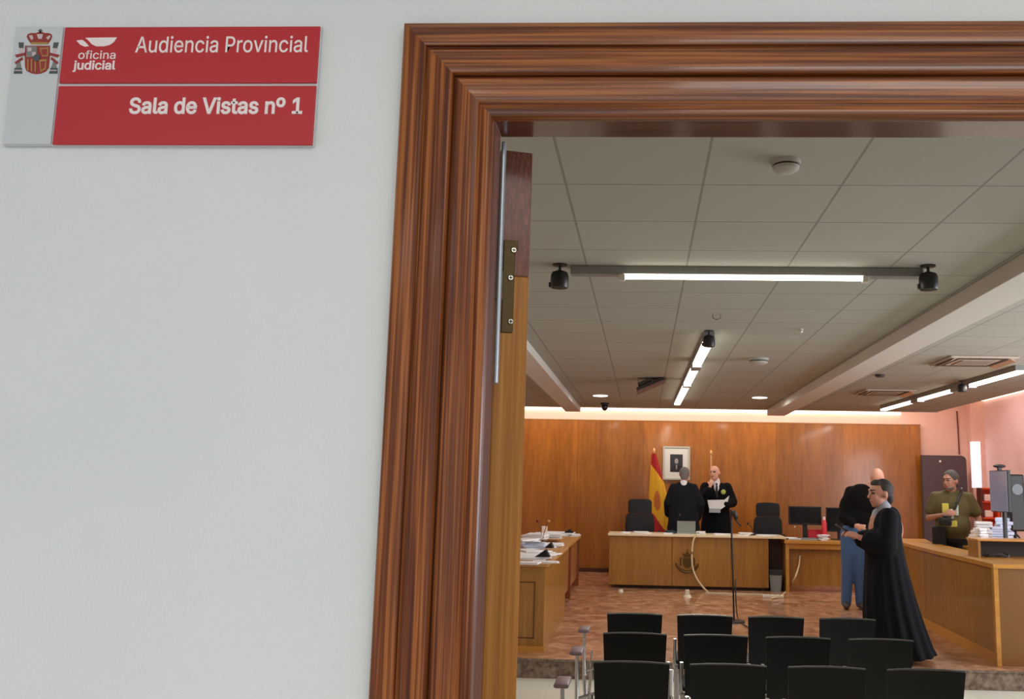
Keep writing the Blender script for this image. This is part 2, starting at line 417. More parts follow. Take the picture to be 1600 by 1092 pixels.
def casing_obj(name, kind, m, label):
    o = casing(kind).build(name, m)
    # make sure the moulding faces the hallway
    tag(o, label, 'trim', kind='structure')
    o.data.polygons.foreach_set('use_smooth', [True]*len(o.data.polygons))
    o.data.set_sharp_from_angle(angle=math.radians(50))
    return o
casing_obj('trim_1', 'left', M_trim_v, 'reddish brown varnished moulded upright of the door casing')
casing_obj('trim_2', 'head', M_trim_h, 'reddish brown varnished moulded header of the door casing')
casing_obj('trim_3', 'right', M_trim_v, 'moulded upright of the door casing beyond the opening')
# linings (jambs) with their stops
struct('trim_4', MB().box(OX0, YW-.0005, 0, -.1945, 1.160, zi+.001, bev=.0015).box(OX0, 1.160, 0, -.214, YB, 2.225), M_jamb, 'glossy dark wood jamb lining inside the door opening', smooth=False)
struct('trim_5', MB().box(-.1945, YW-.0005, zi+.0005, OX1, 1.166, OZ), M_jamb_h, 'dark wood lintel lining over the door opening')
struct('trim_6', MB().box(OX1-.03, YW, 0, OX1, YB, zi), M_jamb, 'dark wood jamb lining at the far side of the opening')
# pale shiny strip added in place of the jamb's bright reflection
glint = MB(); glint.box(-.1935, 1.162, at(768, 600, y=1.17).z, -.1885, 1.176, 2.2, bev=.002)

# open door leaf
ang = math.radians(18)
hx, hy = at(783, 228, y=1.203).x, 1.203
leaf = MB(); leaf.mi = 0
TH, LW = .0445, .83
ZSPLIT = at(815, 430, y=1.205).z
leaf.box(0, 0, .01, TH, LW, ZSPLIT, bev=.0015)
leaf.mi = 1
leaf.box(0, 0, ZSPLIT, TH, LW, 2.2035, bev=.0015)  # upper part carries the painted reflection
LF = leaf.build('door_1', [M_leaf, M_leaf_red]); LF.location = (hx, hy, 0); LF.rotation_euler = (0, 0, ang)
tag(LF, 'wooden door leaf swung open into the courtroom, its hinge edge facing the hallway', 'door', kind='structure')
def leafpt(px, py):
    # point on the hinge edge plane of the leaf, in leaf coordinates
    Mi = Matrix.Rotation(-ang, 3, 'Z'); d = fw + rt*((px-XC)/F) + up*((YC-py)/F)
    o = Mi @ (EYE-Vector((hx, hy, 0))); dd = Mi @ d
    return o+dd*(-o.y/dd.y)
hg = MB()
a, b = leafpt(794, 376), leafpt(794, 520)
hg.box(.008, -.003, b.z, .024, .001, a.z, bev=.001)
hg.box(.022, -.0032, a.z-.012, .028, .0005, a.z, bev=.0005)
hg.box(-.012, -.003, leafpt(790, 470).z, .010, .0008, leafpt(790, 424).z, bev=.001)
hinge = hg.build('hinge', M_brass, LF); hinge['label'] = 'aged brass hinge plate'
kn = MB().cone((-.013, -.006, leafpt(775, 480).z), (-.013, -.006, leafpt(775, 408).z), .0045, n=14)
kn.build('hinge_knuckle', M_brass, hinge, smooth=True)
for px, py in ((802, 392), (797, 435), (797, 503)):
    p = leafpt(px, py)
    q = MB().cone((p.x, -.0035, p.z), (p.x, -.0055, p.z), .0042, .0032, n=14)
    q.mi = 1; q.box(p.x-.0006, -.0062, p.z-.0025, p.x+.0006, -.0054, p.z+.0025).box(p.x-.0025, -.0062, p.z-.0006, p.x+.0025, -.0054, p.z+.0006)
    q.build('screw', [M_screw, M_black], hinge)
so = glint.build('glint_strip', mat('pale_glint', (166, 176, 184), .35, .6)); tag(so, 'thin pale strip standing in for the reflection on the door jamb', 'trim', kind='structure')

# ------------------------------------------------------------------ the sign
YS = 1.1065
sg = thing('wall_sign', 'red and white courtroom sign with crest, fixed to the pale plaster wall', 'sign', (0, 0, 0))
x0, x1, z0, z1 = [v*YS/1.1 for v in (-.8305, -.4235)]+[H+v*YS/1.1 for v in (.4185, .5815)]
M_signw = mat('sign_white', (214, 217, 219), .45); M_signr = mat('sign_red', (188, 34, 44), .4); M_signt = mat('sign_lettering_white', (245, 232, 230), .5)
MB().box(x0, YS, z0, x1, YW-.001, z1, bev=.0008).build('backing_plate', M_signw, sg)
xs = at(102, 60, y=YS).x
zt = at(300, 131, y=YS).z; zb_ = at(300, 135.5, y=YS).z
MB().box(x0+.001, YS-.0022, z0+.001, xs-.0028, YS, z1-.001, bev=.0006).build('crest_panel', mat('sign_pale_grey', (206, 209, 212), .5), sg)
MB().box(xs, YS-.003, zt, x1-.0005, YS, z1-.0022, bev=.0008).build('upper_panel', M_signr, sg)['label'] = 'red upper panel'
MB().box(xs, YS-.003, z0+.0003, x1-.0005, YS, zb_, bev=.0008).build('lower_panel', M_signr, sg)['label'] = 'red lower panel'
yl = YS-.0032
def sz(px, py): p = at(px, py, y=yl); return p.x, p.z
a = sz(211, 81); b = sz(481, 82); t_ = sz(215, 57)
text_obj('lettering', 'Audiencia Provincial', a[0], b[0], (a[1]+b[1])/2, t_[1], yl, M_signt, sg, bold=.006)
a = sz(201, 176); b = sz(472, 178); t_ = sz(203, 152)
text_obj('lettering', 'Sala de Vistas nº 1', a[0], b[0], (a[1]+b[1])/2, t_[1], yl, M_signt, sg, bold=.026)
a = sz(122, 92); b = sz(180, 92.5); t_ = sz(122, 79)
text_obj('lettering', 'oficina', a[0], b[0], a[1], t_[1], yl, M_signt, sg, bold=.006)
a = sz(114, 108.5); b = sz(180, 109); t_ = sz(122, 94.5)
text_obj('lettering', 'judicial', a[0], b[0], a[1], t_[1], yl, M_signt, sg, bold=.022)
def c1(px, py): p = at(px/3.077, py/3.077+20, y=yl); return (p.x, yl, p.z)
lg = MB()
lg.prism([c1(*p) for p in ((367, 133), (396, 130), (412, 142), (428, 160), (408, 163), (385, 153))], (0, .0006, 0))
lg.prism([c1(*p) for p in ((410, 120), (562, 118), (548, 140), (528, 154), (500, 161), (462, 161), (440, 150), (425, 133))], (0, .0006, 0))
lg.build('logo', M_signt, sg)
# crest: coloured inlays
yc = YS-.0026
def c5(px, py, dy=0): p = at(px/5.2, py/5.2+30, y=yc); return (p.x, yc-dy, p.z)
c_red, c_gold, c_grey, c_dk, c_pale = (mat('crest_red', (150, 50, 46), .6), mat('crest_gold', (176, 134, 74), .6), mat('crest_grey', (128, 128, 128), .6), mat('crest_dark', (76, 84, 84), .6), mat('crest_pale', (206, 186, 188), .6))
cm = MB()
def poly(i, pts, dy=0): cm.mi = i; cm.prism([c5(x, y, dy) for x, y in pts], (0, .0005, 0))
poly(0, [(203, 215), (405, 215), (405, 300), (396, 395), (372, 425), (330, 442), (292, 446), (255, 440), (215, 420), (203, 390), (200, 300)])
poly(2, [(215, 222), (300, 222), (300, 305), (215, 310)], .0003); poly(4, [(226, 232), (258, 232), (258, 262), (226, 262)], .0006); poly(4, [(262, 268), (292, 268), (292, 298), (262, 298)], .0006)
for k in range(3): poly(1, [(222+k*30, 325), (232+k*30, 325), (232+k*30, 422+k*6), (222+k*30, 412+k*6)], .0003)
poly(1, [(318, 330), (380, 325), (372, 405), (330, 430)], .0003); poly(0, [(330, 345), (368, 342), (362, 396), (336, 412)], .0006)
poly(3, [(285, 290), (312, 285), (330, 312), (312, 340), (285, 342), (268, 318)], .0008)
poly(1, [(322, 235), (395, 230), (392, 300), (345, 305)], .0003); poly(0, [(334, 246), (384, 243), (382, 290), (348, 293)], .0006)
# crown
poly(0, [(252, 200), (390, 200), (412, 168), (424, 140), (418, 122), (395, 112), (362, 112), (328, 98), (292, 112), (250, 112), (224, 122), (216, 142), (230, 170)])
poly(1, [(252, 203), (392, 203), (388, 188), (256, 188)], .0004); poly(3, [(320, 80), (334, 80), (334, 112), (320, 112)]); poly(3, [(310, 90), (344, 90), (344, 97), (310, 97)], .0002)
poly(4, [(236, 135), (262, 128), (272, 160), (256, 170)], .0004); poly(4, [(300, 122), (350, 122), (340, 160), (312, 160)], .0004); poly(4, [(376, 150), (405, 130), (412, 140), (392, 170)], .0004)
# pillars and their ribbons
for s in (0, 1):
    X = (lambda v, y: v) if s == 0 else (lambda v, y: 627-.2*(y-190)-v)
    for pts, i, d in (([(150, 188), (192, 188), (190, 235), (154, 235)], 3, 0), ([(156, 235), (188, 235), (186, 270), (158, 270)], 4, 0), ([(140, 340), (164, 340), (172, 395), (128, 395)], 2, 0), ([(118, 395), (176, 395), (180, 442), (110, 442)], 3, 0), ([(120, 412), (176, 412), (176, 420), (120, 420)], 4, .0003),
                      ([(122, 290), (205, 272), (205, 292), (135, 312)], 0, .0004), ([(120, 350), (182, 308), (188, 326), (128, 366)], 0, .0004), ([(152, 318), (176, 306), (170, 342), (148, 344)], 4, 0)):
        poly(i, [(X(x, y), y) for x, y in pts], d)
cr_ = cm.build('coat_of_arms', [c_red, c_gold, c_grey, c_dk, c_pale], sg); cr_['label'] = 'crowned shield between two pillars'

# ------------------------------------------------------------------ courtroom shell
ZC, YF, XL, XR, ZP, YSTEP = 3.1, 17.25, -3.3, 6.2, .17, 8.65
YCE = 16.15      # the ceiling stops here, the light slot begins
struct('floor_public', MB().box(XL, YB, -.06, XR, YSTEP, 0), M_floor_lo, 'pale polished floor under the audience chairs')
struct('floor_platform', MB().box(XL, YSTEP+.012, -.06, XR, YF, ZP), M_floor_hi, 'raised reddish brown polished stone floor in front of the bench')
struct('trim_8', MB().box(XL, YSTEP, 0, XR, YSTEP+.014, ZP-.02).box(XL, YSTEP-.012, ZP-.02, XR, YSTEP+.014, ZP+.001, bev=.004), M_step, 'speckled brown stone riser of the platform step')
XCE = 5.08
struct('ceiling', MB().box(XL, YB, ZC, XCE, YCE, ZC+.04), M_ceil, 'suspended tiled ceiling with thin metal grid')
sl = MB(); sl.box(XL, YCE, 3.56, XR, YF, 3.6); sl.box(XCE, YB, 3.56, XR, YCE, 3.6); sl.box(XL, YCE-.02, ZC+.04, XCE, YCE, 3.56); sl.box(XCE-.02, YB, ZC+.04, XCE, YCE, 3.56)
struct('ceiling_slot', sl, M_salmon, 'pink recess around the edge of the ceiling')
struct('wall_far', MB().box(XL, YF, 0, XR, YF+.1, 3.6), M_salmon, 'salmon pink wall behind the judges')
struct('wall_left', MB().box(XL-.1, YB, 0, XL, YF+.1, 3.6), M_salmon, 'salmon wall beyond the lawyers desk')
struct('wall_front', MB().box(XL-.1, YB+.001, OZ, XR, YB+.02, 3.6).box(XL-.1, YB+.001, 0, -.9, YB+.02, OZ).box(OX1, YB+.001, 0, XR, YB+.02, OZ), M_white, 'courtroom side of the door wall')
# right wall with the tall window that throws daylight in
WY0, WY1, WZ0, WZ1 = 4.2, 9.6, .9, 2.8
rw = MB(); rw.box(XR, YB, 0, XR+.15, WY0, 3.6); rw.box(XR, WY1, 0, XR+.15, YF+.1, 3.6); rw.box(XR, WY0, 0, XR+.15, WY1, WZ0); rw.box(XR, WY0, WZ1, XR+.15, WY1, 3.6)
struct('wall_right', rw, plaster('salmon_daylight_tint', (240, 208, 204), (243, 212, 208), bump=.05), 'salmon pink side wall of the courtroom')  # salmon wall with the window's cool daylight put into its colour
wf = MB()
for k in range(5):
    y = WY0+(WY1-WY0)*k/4; wf.box(XR+.05, y-.03, WZ0, XR+.1, y+.03, WZ1)
wf.box(XR+.05, WY0, WZ0, XR+.1, WY1, WZ0+.05).box(XR+.05, WY0, WZ1-.05, XR+.1, WY1, WZ1)
wo = wf.build('window_1', mat('white_window_frame', (230, 230, 232), .4)); tag(wo, 'white framed window in the side wall', 'window', kind='structure')

# oak panelled wall
pt = at(825, 657, y=17.19).z
pn = MB().box(XL, 17.13, ZP, 5.07, YF, 2.925).build('oak_wall_panelling', M_panel); tag(pn, 'oak veneer panelling covering the wall behind the bench', 'wall panelling', kind='structure')
pn.name = 'wall_panelling'
cap = MB().box(XL, 17.12, 2.925, 5.08, YF, 2.945).build('trim_9', M_desk); tag(cap, 'thin oak cap along the wall panelling', 'trim', kind='structure')
struct('baseboard_far', MB().box(XL, 17.115, ZP, 5.07, 17.13, ZP+.07), mat('dark_skirting', (70, 34, 18), .4), 'dark skirting under the oak panelling')
# pillar-like return beside the corner
struct('pillar', MB().box(5.96, 17.05, 0, 6.2, YF, 3.56), M_salmon, 'salmon pilaster in the far corner')
# narrow glowing pane added for the bright patch on the pilaster
nz0, nz1 = at(1521, 762, y=17.04).z, at(1521, 690, y=17.04).z
nw = MB().box(5.935, 17.03, nz0, 6.11, 17.05, nz1).build('glow_pane', mat('glowing_pane', (245, 246, 255), .5, emit=(244, 240, 255), estr=.72)); tag(nw, 'narrow glowing pane added on the pilaster beside the dark board', 'window', kind='structure')

# boxed beams on the ceiling
struct('trim_10', MB().box(2.15, YB+.03, ZC-.11, 2.45, 16.15, ZC, bev=.004), M_beam, 'painted boxed beam running the length of the ceiling')
struct('trim_11', MB().box(-1.38, YB+.03, ZC-.09, -1.12, 16.15, ZC, bev=.004), M_beam, 'painted boxed beam on the ceiling above the lawyers desk')
struct('trim_12', MB().box(XL, YCE-.03, ZC-.012, XCE+.01, YCE+.002, ZC+.05), M_beam, 'white edge moulding where the ceiling stops')
# cove led strips
def led(name, x0, y0, z0, x1, y1, z1, label):
    o = MB().box(x0, y0, z0, x1, y1, z1).build(name, M_cove); return tag(o, label, 'light strip', 'light strips in the ceiling recess')
led('led_strip', XL+.1, YF-.05, 3.12, 4.75, YF, 3.17, 'continuous warm light strip in the recess above the oak panelling')
led('led_strip', XR-.05, 9.9, 3.38, XR, 17.0, 3.42, 'light strip in the recess beside the salmon side wall')

# ------------------------------------------------------------------ ceiling fittings
M_rail = mat('grey_light_rail', (128, 128, 124), .5)
def area(name, loc, sx, sy, power, col=(1, .97, .9), rot=(0, 0, 0)):
    l = bpy.data.lights.new(name, 'AREA'); l.shape = 'RECTANGLE'; l.size = sx; l.size_y = sy; l.energy = power; l.color = col
    o = bpy.data.objects.new(name, l); C.objects.link(o); o.location = loc; o.rotation_euler = rot
    tag(o, kind='helper'); return o

def spot_head(parent_name_label, loc, s=1.0, label=''):
    t = thing('ceiling_spotlight', label, 'spotlight', loc, 0, 'black spotlights on the ceiling light rails')
    MB().cone((0, 0, 0), (0, 0, -.008), .045*s, n=20).build('ceiling_plate', M_black, t)
    MB().cone((0, 0, -.006), (0, 0, -.045*s), .009*s, n=10).build('stem', M_black, t)
    h = MB(); h.loft([[(math.cos(2*PI*k/20)*r*s, math.sin(2*PI*k/20)*r*s, z*s) for k in range(20)] for r, z in ((.02, -.04), (.048, -.052), (.056, -.075), (.057, -.135), (.052, -.15), (.03, -.155))])
    h.build('lamp_housing', M_black, t, smooth=True)
    MB().box(-.066*s, -.012, -.145*s, -.05*s, .012, -.115*s, bev=.003).build('side_knob', M_black, t)
    return t
p = at(875, 413, z=ZC); spot_head('', (p.x, p.y, ZC), 1.0, 'black round spotlight hanging beside the plain end of the cross rail, near the lawyers side')
p = at(1450, 415, z=ZC); spot_head('', (p.x, p.y, ZC), 1.0, 'black round spotlight at the cross rail end next to the wide boxed beam')
yr = 5.62
rl = thing('linear_ceiling_light', 'long white tube light set in a grey rail across the ceiling, nearest the door', 'ceiling light', (0, 0, 0), 0, 'linear ceiling lights')
xa, xb = at(892, 434, y=yr).x, at(1440, 438, y=yr).x
MB().box(xa, yr-.045, 3.045, xb, yr+.045, ZC-.001, bev=.004).build('rail', M_rail, rl)
ta, tb = at(972, 437, y=yr).x, at(1350, 440, y=yr).x
MB().box(ta, yr-.05, 3.018, tb, yr-.018, 3.046, bev=.004).build('diffuser', M_lampw, rl)
for x in (ta, tb): MB().box(x-.02, yr-.052, 3.005, x+.02, yr-.008, 3.046, bev=.006).build('end_cap', mat('lamp_end_cap', (200, 196, 186), .4), rl)
area('light_cross', ((ta+tb)/2, yr-.03, 3.0), tb-ta, .05, 24)

def run_light(x0, y0, x1, y1, segs, label, wdt=.1, z=3.0, power=19):
    """lamps end to end running into the depth of the room"""
    t = thing('linear_ceiling_light', label, 'ceiling light', (0, 0, 0), 0, 'linear ceiling lights')
    d = Vector((x1-x0, y1-y0, 0)); n = Vector((d.y, -d.x, 0)).normalized()*wdt/2
    def slab(a, b, za, zb, k=1.0):
        A = Vector((x0, y0, 0))+d*a; B = Vector((x0, y0, 0))+d*b
        mb = MB(); mb.prism([(q.x, q.y, za) for q in (A-n*k, A+n*k, B+n*k, B-n*k)], (0, 0, zb-za)); return mb
    slab(0, 1, z+.04, ZC-.001, 1.1).build('rail', M_rail, t)
    for a, b in segs:
        slab(a, b, z+.012, z+.042).build('diffuser', M_lampw, t)
        c = Vector((x0, y0, 0))+d*((a+b)/2)
        area('light_run', (c.x, c.y, z+.002), wdt, d.length*(b-a), power, rot=(0, 0, -math.atan2(d.x, d.y)))
    for (a, b), (a2, b2) in zip(segs, segs[1:]):
        slab(b, a2, z-.004, z+.044, 1.15).build('joint_ring', M_grey, t)
    return t
A_, B_ = at(1108, 536, z=3.0), at(1058, 634, z=3.0)
def yfrac(px, py): p = at(px, py, z=3.0); return (p.y-A_.y)/(B_.y-A_.y)
s1, s2, s3 = yfrac(1092, 573), yfrac(1088, 579), yfrac(1074, 604)
run_light(A_.x, A_.y, B_.x, B_.y, [(0.0, s1), (s2, s3-.01), (s3+.02, 1.0)], 'row of white tube lights pointing towards the oak wall above the bench', wdt=.085)
p = at(1108, 516, z=ZC); spot_head('', (p.x, p.y+.02, ZC), .95, 'black round spotlight at the head of the lamp row pointing to the bench')
A2, B2 = at(1594, 585, z=3.0), at(1380, 643, z=3.0)
def yf2(px, py): p = at(px, py, z=3.0); return (p.y-A2.y)/(B2.y-A2.y)
run_light(A2.x, A2.y, B2.x, B2.y, [(0, yf2(1516, 605)), (yf2(1491, 613), yf2(1436, 627)), (yf2(1430, 630), 1)], 'row of white tube lights beside the salmon side wall, over the long side desk', wdt=.085)
p = at(1503, 596, z=3.06); spot_head('', (p.x, p.y, ZC-.03), .9, 'black spotlight between two tubes of the lamp row by the side wall')

def disc_thing(name, label, cat, px, py, r, h, m, group=None, z=ZC, dome=True, dark=None):
    p = at(px, py, z=z); t = thing(name, label, cat, (p.x, p.y, z), 0, group)
    b = MB(); b.cone((0, 0, 0), (0, 0, -h*.35), r, r*.97, n=28); b.build('base', m, t, smooth=True)
    if dark: MB().cone((0, 0, -h*.3), (0, 0, -h*.55), r*.86, n=24).build('vent_ring', dark, t)
    MB().loft([[(math.cos(2*PI*k/24)*rr*r, math.sin(2*PI*k/24)*rr*r, zz*h) for k in range(24)] for rr, zz in ((.9, -.5), (.85, -.75), (.6, -.95), (.2, -1))]).build('cover', m, t, smooth=True)
    return t
M_det = mat('detector_white', (170, 168, 158), .6)
disc_thing('smoke_detector', 'white round smoke detector on the ceiling nearest the door', 'smoke detector', 1228, 252, .062, .05, M_det, 'round detectors on the ceiling', dark=M_black)
disc_thing('smoke_detector', 'small dark rimmed round detector on the ceiling beyond the cross light', 'smoke detector', 1185, 560, .11, .07, M_det, 'round detectors on the ceiling', dark=M_black)
disc_thing('smoke_detector', 'tiny dark round sensor on the ceiling past the wide boxed beam', 'smoke detector', 1375, 585, .06, .035, mat('sensor_dark', (70, 62, 58), .6), 'round detectors on the ceiling')
disc_thing('sprinkler_head', 'tiny pale sprinkler head on the ceiling tiles', 'sprinkler', 1251, 514, .022, .035, mat('sprinkler_pale', (210, 205, 196), .4))
t = thing('ceiling_hook', 'faint pale metal hook on the ceiling ahead of the central lamp row', 'hook', tuple(at(1120, 491, z=ZC)))
MB().tube([(-.03, 0, 0), (-.03, 0, -.03), (.0, 0, -.045), (.03, 0, -.03), (.03, 0, 0)], .005).build('loop', mat('hook_grey', (140, 134, 124), .5), t)
for px, py, lb in ((938, 617, 'round white downlight over the oak wall above the black dome camera'), (1187, 620, 'round white downlight over the bench side chair')):
    p = at(px, py, z=ZC); t = thing('downlight', lb, 'downlight', (p.x, p.y, ZC), 0, 'round downlights')
    MB().cone((0, 0, 0), (0, 0, -.012), .125, n=28).build('ring', M_beam, t, smooth=True)
    MB().cone((0, 0, -.010), (0, 0, -.018), .108, n=28).build('diffuser', M_lampw, t, smooth=True)
    area('light_down', (p.x, p.y, ZC-.03), .2, .2, 10)

# air conditioning cassettes
def cassette(px, py, label):
    p = at(px, py, z=ZC); t = thing('air_conditioning_cassette', label, 'air conditioner', (p.x, p.y, ZC), 0, 'ceiling air conditioning cassettes')
    m = mat('cassette_cream', (196, 184, 170), .6)
    MB().box(-.34, -.36, -.022, .34, .36, 0, bev=.01).build('frame', m, t)
    MB().box(-.17, -.18, -.032, .17, .18, -.02, bev=.004).build('intake_grille', mat('cassette_grille', (146, 134, 122), .7), t)
    for a, b, c, d in ((-.29, -.25, -.22, .25), (.22, -.25, .29, .25), (-.25, -.31, .25, -.24), (-.25, .24, .25, .31)):
        MB().box(a, b, -.026, c, d, -.0215).build('air_slot', mat('slot_dark', (62, 52, 46), .7), t)
    for s in (-1, 1): MB().box(s*.3-.03, -.3, -.04, s*.3+.03, .3, -.034, rot=(0, .5*s, 0)).build('louver', mat('louver_pink', (222, 190, 172), .5), t)
    return t
cassette(1520, 563, 'square air conditioning cassette in the ceiling nearer the door')
cassette(1382, 612, 'square air conditioning cassette in the ceiling close to the far wall')

# hanging flat screen and dome camera
p = at(1018, 603, y=11.6)
t = thing('hanging_monitor', 'dark flat screen hung tilted on thin struts from the ceiling', 'monitor', (p.x, p.y, p.z))
MB().box(-.2, -.1, -.012, .2, .26, .014, rot=(0, -.42, 0), piv=(0, 0, 0), bev=.004).build('screen_panel', mat('panel_pinkish', (96, 66, 58), .5), t)
MB().box(-.19, -.09, .014, .17, .24, .05, rot=(0, -.42, 0), piv=(0, 0, 0), bev=.008).build('rear_cover', mat('cover_dark', (40, 32, 28), .6), t)
MB().box(-.15, -.06, .05, .03, .2, .1, rot=(0, -.42, 0), piv=(0, 0, 0), bev=.01).build('mount_box', mat('mount_dark', (58, 50, 42), .6), t)
for x in (-.17, .17): MB().cone((x, .05, .02 if x < 0 else .09), (x, .05, ZC-p.z), .006, n=8).build('strut', mat('strut_pink', (190, 150, 138), .5), t)
p = at(945, 628, y=15.3)
t = thing('dome_camera', 'small black ceiling camera hanging below the round downlight', 'camera', (p.x, 15.3, ZC+.002))
MB().cone((0, 0, 0), (0, 0, -.03), .07, n=20).build('base', M_black, t)
MB().cone((0, 0, -.03), (0, 0, p.z-ZC-.06), .055, .05, n=20).build('housing', M_black, t, smooth=True)
MB().ell((0, 0, p.z-ZC-.08), (.055, .055, .07)).build('lens_dome', M_screen, t, smooth=True)
# dark cable on pink wall
c = [at(1495, 642, y=17.23), at(1497, 670, y=17.235), at(1499, 710, y=17.235)]
tag(MB().tube(c, .012).build('wall_cable', mat('wine_cable', (110, 56, 56), .6)), 'dark cable running down the salmon wall above the dark board', 'cable')

# ------------------------------------------------------------------ furniture: the bench
bx0, bx1, bz = -.52, 1.95, 1.0
FY = 14.6
t = thing('judges_bench', 'long oak judges bench with a dark crest on its front', 'bench', ((bx0+bx1)/2, FY, ZP))
bench = t
def rel(t, mb): # shift world coordinates into the thing's frame
    for v in mb.bm.verts: v.co -= t.location
    return mb
rel(t, MB().box(bx0-.02, FY-.04, bz-.035, bx1+.26, FY+.6, bz, bev=.006)).build('worktop', mat('worktop_pale_oak', (226, 206, 172), .35), t)
xj = at(1050, 880, y=FY).x
xj2 = at(1142, 880, y=FY).x
for a, b in ((bx0, xj), (xj, xj2), (xj2, bx1)):
    rel(t, MB().box(a+.003, FY, ZP+.05, b-.003, FY+.03, bz-.035, bev=.002)).build('front_panel', M_desk, t)
rel(t, MB().box(bx0, FY+.03, ZP+.05, bx0+.04, FY+.56, bz-.035)).build('side_panel', M_desk, t)
rel(t, MB().box(bx1-.04, FY+.03, ZP+.05, bx1, FY+.56, bz-.035)).build('side_panel', M_desk, t)
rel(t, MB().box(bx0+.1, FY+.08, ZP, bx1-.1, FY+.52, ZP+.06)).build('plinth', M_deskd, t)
# crest on the front
e0 = at(1074, 877, y=FY-.01); em = MB(); M_em = mat('dark_bronze', (92, 66, 24), .45, .5)
def ring(cx, cz, rx, rz, a0, a1, r, n=14): em.tube([(cx+math.cos(a0+(a1-a0)*k/n)*rx, FY-.008, cz+math.sin(a0+(a1-a0)*k/n)*rz) for k in range(n+1)], r, 6)
ring(e0.x, e0.z-.02, .17, .15, PI*1.02, PI*1.98, .012)
ring(e0.x, e0.z-.02, .145, .12, PI*1.1, PI*1.9, .007)
em.prism([(e0.x+dx, FY-.014, e0.z+dz) for dx, dz in ((-.07, .05), (.07, .05), (.07, -.03), (.04, -.085), (0, -.1), (-.04, -.085), (-.07, -.03))], (0, .014, 0))
em.prism([(e0.x+dx, FY-.016, e0.z+dz) for dx, dz in ((-.05, .07), (.05, .07), (.075, .125), (.035, .11), (0, .15), (-.035, .11), (-.075, .125))], (0, .016, 0))
for s in (-1, 1): em.box(e0.x+s*.105-.012, FY-.012, e0.z-.07, e0.x+s*.105+.012, FY, e0.z+.06)
em.box(e0.x-.006, FY-.014, e0.z+.14, e0.x+.006, FY, e0.z+.19)
rel(t, em).build('crest_emblem', M_em, t, smooth=True)['label'] = 'dark bronze crest emblem'

# things on the bench
def sheet(name, label, cx, cy, z, w, d, h, rz, m, group, cat='papers'):
    mb = MB()
    if name == 'paper_stack':
        nl = max(2, min(9, int(h/.013))); e = h/nl
        for k in range(nl):
            q = random.uniform(-.22, .22); sx_, sy_ = w*random.uniform(.36, .5), d*random.uniform(.38, .5); ox, oy = random.uniform(-.1, .1)*w, random.uniform(-.08, .08)*d
            mb.box(ox-sx_, oy-sy_, e*k+.0004, ox+sx_, oy+sy_, e*k+e*random.uniform(.75, .98), rot=(0, 0, q))
    else: mb.box(-w/2, -d/2, 0, w/2, d/2, h, bev=min(.002, h*.3))
    o = mb.build(name, m); o.location = (cx, cy, z); o.rotation_euler = (0, 0, rz)
    return tag(o, label, cat, group)
GB = 'paperwork on the judges bench'
def bxat(px): return at(px, 828, y=FY+.12).x
for a, b, h, lb in ((972, 987, .02, 'white paper pile at the flag end of the bench, before the high-backed chair'), (990, 1018, .03, 'flat white paper pile on the bench beside the flag'), (1036, 1052, .02, 'white sheets on the bench just before the dark-robed man seen from behind'),
                   (1088, 1102, .05, 'white document stack right behind the white cable on the bench'), (1112, 1140, .022, 'long white sheets before the bald man on the bench'), (1153, 1174, .045, 'untidy white paper pile before the second high-backed chair'), (1180, 1218, .02, 'flat white folder at the clerk end of the bench')):
    xa, xb = bxat(a), bxat(b); sheet('paper_stack', lb, (xa+xb)/2, FY+.12+random.uniform(0, .05), bz, xb-xa, .2, h, random.uniform(-.03, .03), M_paper, GB)
xa = bxat(1073)
t = thing('open_laptop', 'grey open laptop seen from behind on the judges bench', 'laptop', (xa, FY+.3, bz))
MB().box(-.15, -.02, 0, .15, .22, .018, bev=.003).build('keyboard_base', M_greyp, t)
MB().box(-.145, -.012, 0, .145, 0, .2, bev=.004, rot=(.12, 0, 0), piv=(0, 0, .01)).build('lid', mat('laptop_lid', (132, 142, 136), .5), t)
MB().box(-.145, -.016, .19, .145, -.002, .2, rot=(.12, 0, 0), piv=(0, 0, .01)).build('lid_edge', M_grey, t)
def gooseneck(px, y, z, h, label, lean=.05, tip=None, group='desk microphones'):
    x = at(px, 828, y=y).x
    t = thing('desk_microphone', label, 'microphone', (x, y, z), 0, group)
    MB().box(-.05, -.06, 0, .05, .06, .03, bev=.008).build('base', M_black, t)
    MB().tube([(0, 0, .02), (0, 0, h*.5), (lean*.4, 0, h*.8), (lean, 0, h)], .006).build('gooseneck', M_black, t, smooth=True)
    MB().ell((lean*1.25, 0, h+.02), (.016, .016, .028), (0, .5, 0)).build('capsule', tip or M_black, t, smooth=True)
gooseneck(1057, FY+.35, bz, .27, 'black thin microphone on the bench beside the laptop', .04)
gooseneck(1176, FY+.3, bz, .16, 'short black microphone on the bench near the second high-backed chair', -.06)
o = sheet('dark_pouch', 'small dark pouch on the bench near the laptop', bxat(1047), FY+.2, bz, .13, .12, .05, .2, mat('teal_dark', (24, 52, 54), .7), None, 'pouch')

